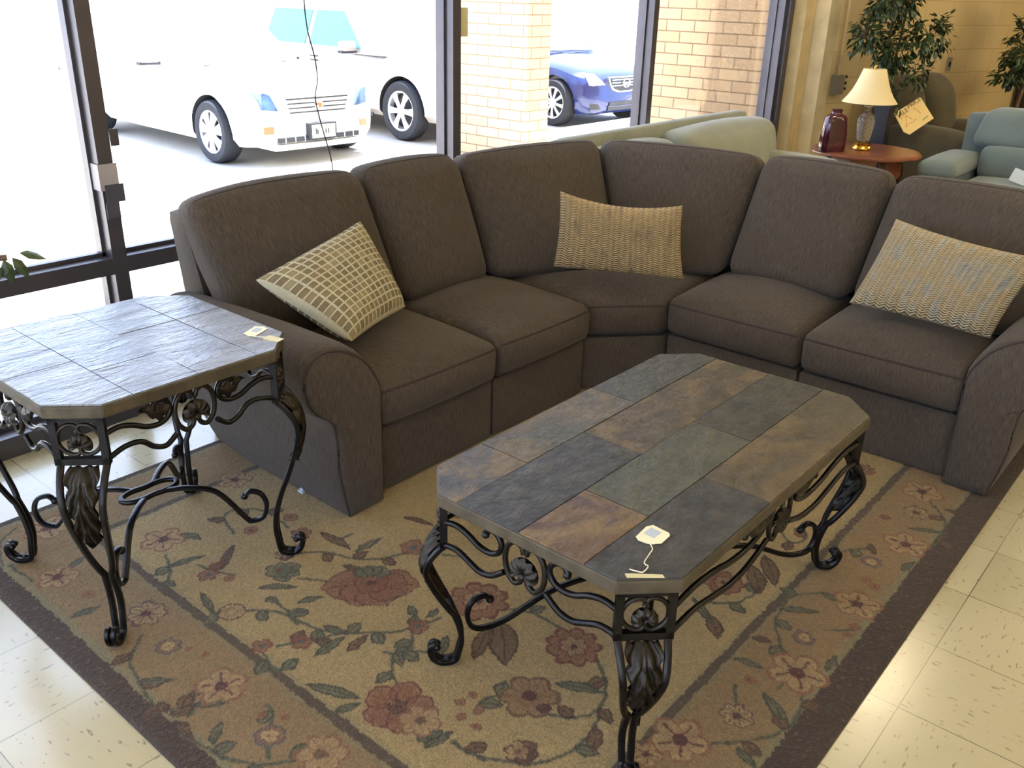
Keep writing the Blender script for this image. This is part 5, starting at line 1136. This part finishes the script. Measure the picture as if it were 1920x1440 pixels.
# silver crossover
M_SILV = mcar('warm_silver_paint', S(176, 166, 160), .3, .3)
st = [(0.02, .58, .34, .62, .66), (.07, .76, .27, .72, .78), (.22, .86, .25, .82, .90), (.45, .91, .24, .90, .98), (.9, .93, .24, .94, 1.02), (1.3, .94, .24, .96, 1.06), (2.2, .94, .25, 1.00, 1.10), (3.4, .94, .26, 1.04, 1.12), (4.3, .92, .28, 1.06, 1.14), (4.7, .86, .34, 1.04, 1.10), (4.77, .74, .42, 1.0, 1.05)]
suv = car('parked_crossover', 'silver crossover car with six-spoke wheels between the white sedan and the brick pillar', 1.88, 4.77, st, M_SILV, .365, .245, (.97, 3.79), ((1.24, 4.60, .91, .98), (2.20, 4.2, .66, 1.60)), 6, 6.73, 7.054, math.radians(-2.8), sc_=.963)
for s in (-1, 1):
    slab([(s * .52, .70), (s * .80, .74), (s * .88, .86), (s * .70, .84)], .012, suv, 'headlamp', M_LENS, st)
    MB().box(min(s * .935, s * .955), max(s * .935, s * .955), 1.5, 3.3, .255, .30).build('sill_trim', M_TRIMB, suv, smooth=False)
    for dz in (0, .055): MB().box(min(s * .938, s * .975), max(s * .938, s * .975), 2.66, 2.80, .86 + dz, .875 + dz).build('door_handle', M_TRIMB, suv, smooth=False)
slab([(-.45, .55), (.45, .55), (.38, .78), (-.38, .78)], .012, suv, 'grille', M_CHROME, st); slab([(-.55, .36), (.55, .36), (.50, .46), (-.50, .46)], .012, suv, 'lower_intake', M_TRIMB, st)
# blue sedan
M_BLU = mcar('deep_blue_paint', S(18, 34, 92), .22, .25)
st = [(0.02, .58, .24, .54, .58), (.06, .72, .20, .62, .68), (.16, .81, .18, .70, .76), (.34, .87, .17, .76, .83), (.60, .89, .17, .82, .90), (1.1, .895, .17, .86, .95), (2.1, .895, .17, .92, 1.0), (3.5, .89, .18, .94, 1.02), (4.3, .85, .22, .94, 1.0), (4.6, .74, .30, .88, .92)]
bc = car('parked_blue_car', 'deep blue sedan with chrome grille parked right of the brick pillar', 1.79, 4.6, st, M_BLU, .33, .225, (.62, 3.5), ((1.20, 4.1, .80, .92), (2.0, 3.6, .58, 1.46)), 9, 9.195, 6.994, math.radians(-5.8), sc_=.95)
slab([(-.38, .71), (.38, .71), (.30, .54), (.14, .49), (-.14, .49), (-.30, .54)], .012, bc, 'grille_surround', M_CHROME, st)
slab([(-.34, .695), (.34, .695), (.27, .555), (.12, .51), (-.12, .51), (-.27, .555)], .018, bc, 'grille_mesh', M_TRIMB, st)
for z in (.66, .62, .58): slab([(-.30, z), (.30, z), (.30, z + .016), (-.30, z + .016)], .026, bc, 'grille_bar', M_CHROME, st)
MB().sweep([(.075 * math.cos(a), -.03, .62 + .06 * math.sin(a)) for a in np.linspace(0, 2 * math.pi, 20, endpoint=False)], .016, .014, (0, 1, 0), 6, closed=True).build('ring_emblem', M_CHROME, bc); MB().box(-.085, .085, -.037, -.023, .608, .632).build('emblem_bar', M_CHROME, bc, smooth=False)
for s in (-1, 1):
    slab([(s * .44, .61), (s * .70, .60), (s * .86, .70), (s * .82, .80), (s * .66, .76)], .014, bc, 'headlamp', M_WHITEL, st); slab([(s * .50, .27), (s * .70, .27), (s * .70, .36), (s * .56, .34)], .010, bc, 'fog_recess', M_TRIMB, st)
slab([(-.36, .24), (.36, .24), (.32, .36), (-.32, .36)], .012, bc, 'lower_intake', M_TRIMB, st); slab([(-.36, .295), (.36, .295), (.36, .305), (-.36, .305)], .02, bc, 'intake_bar', M_BLU, st)
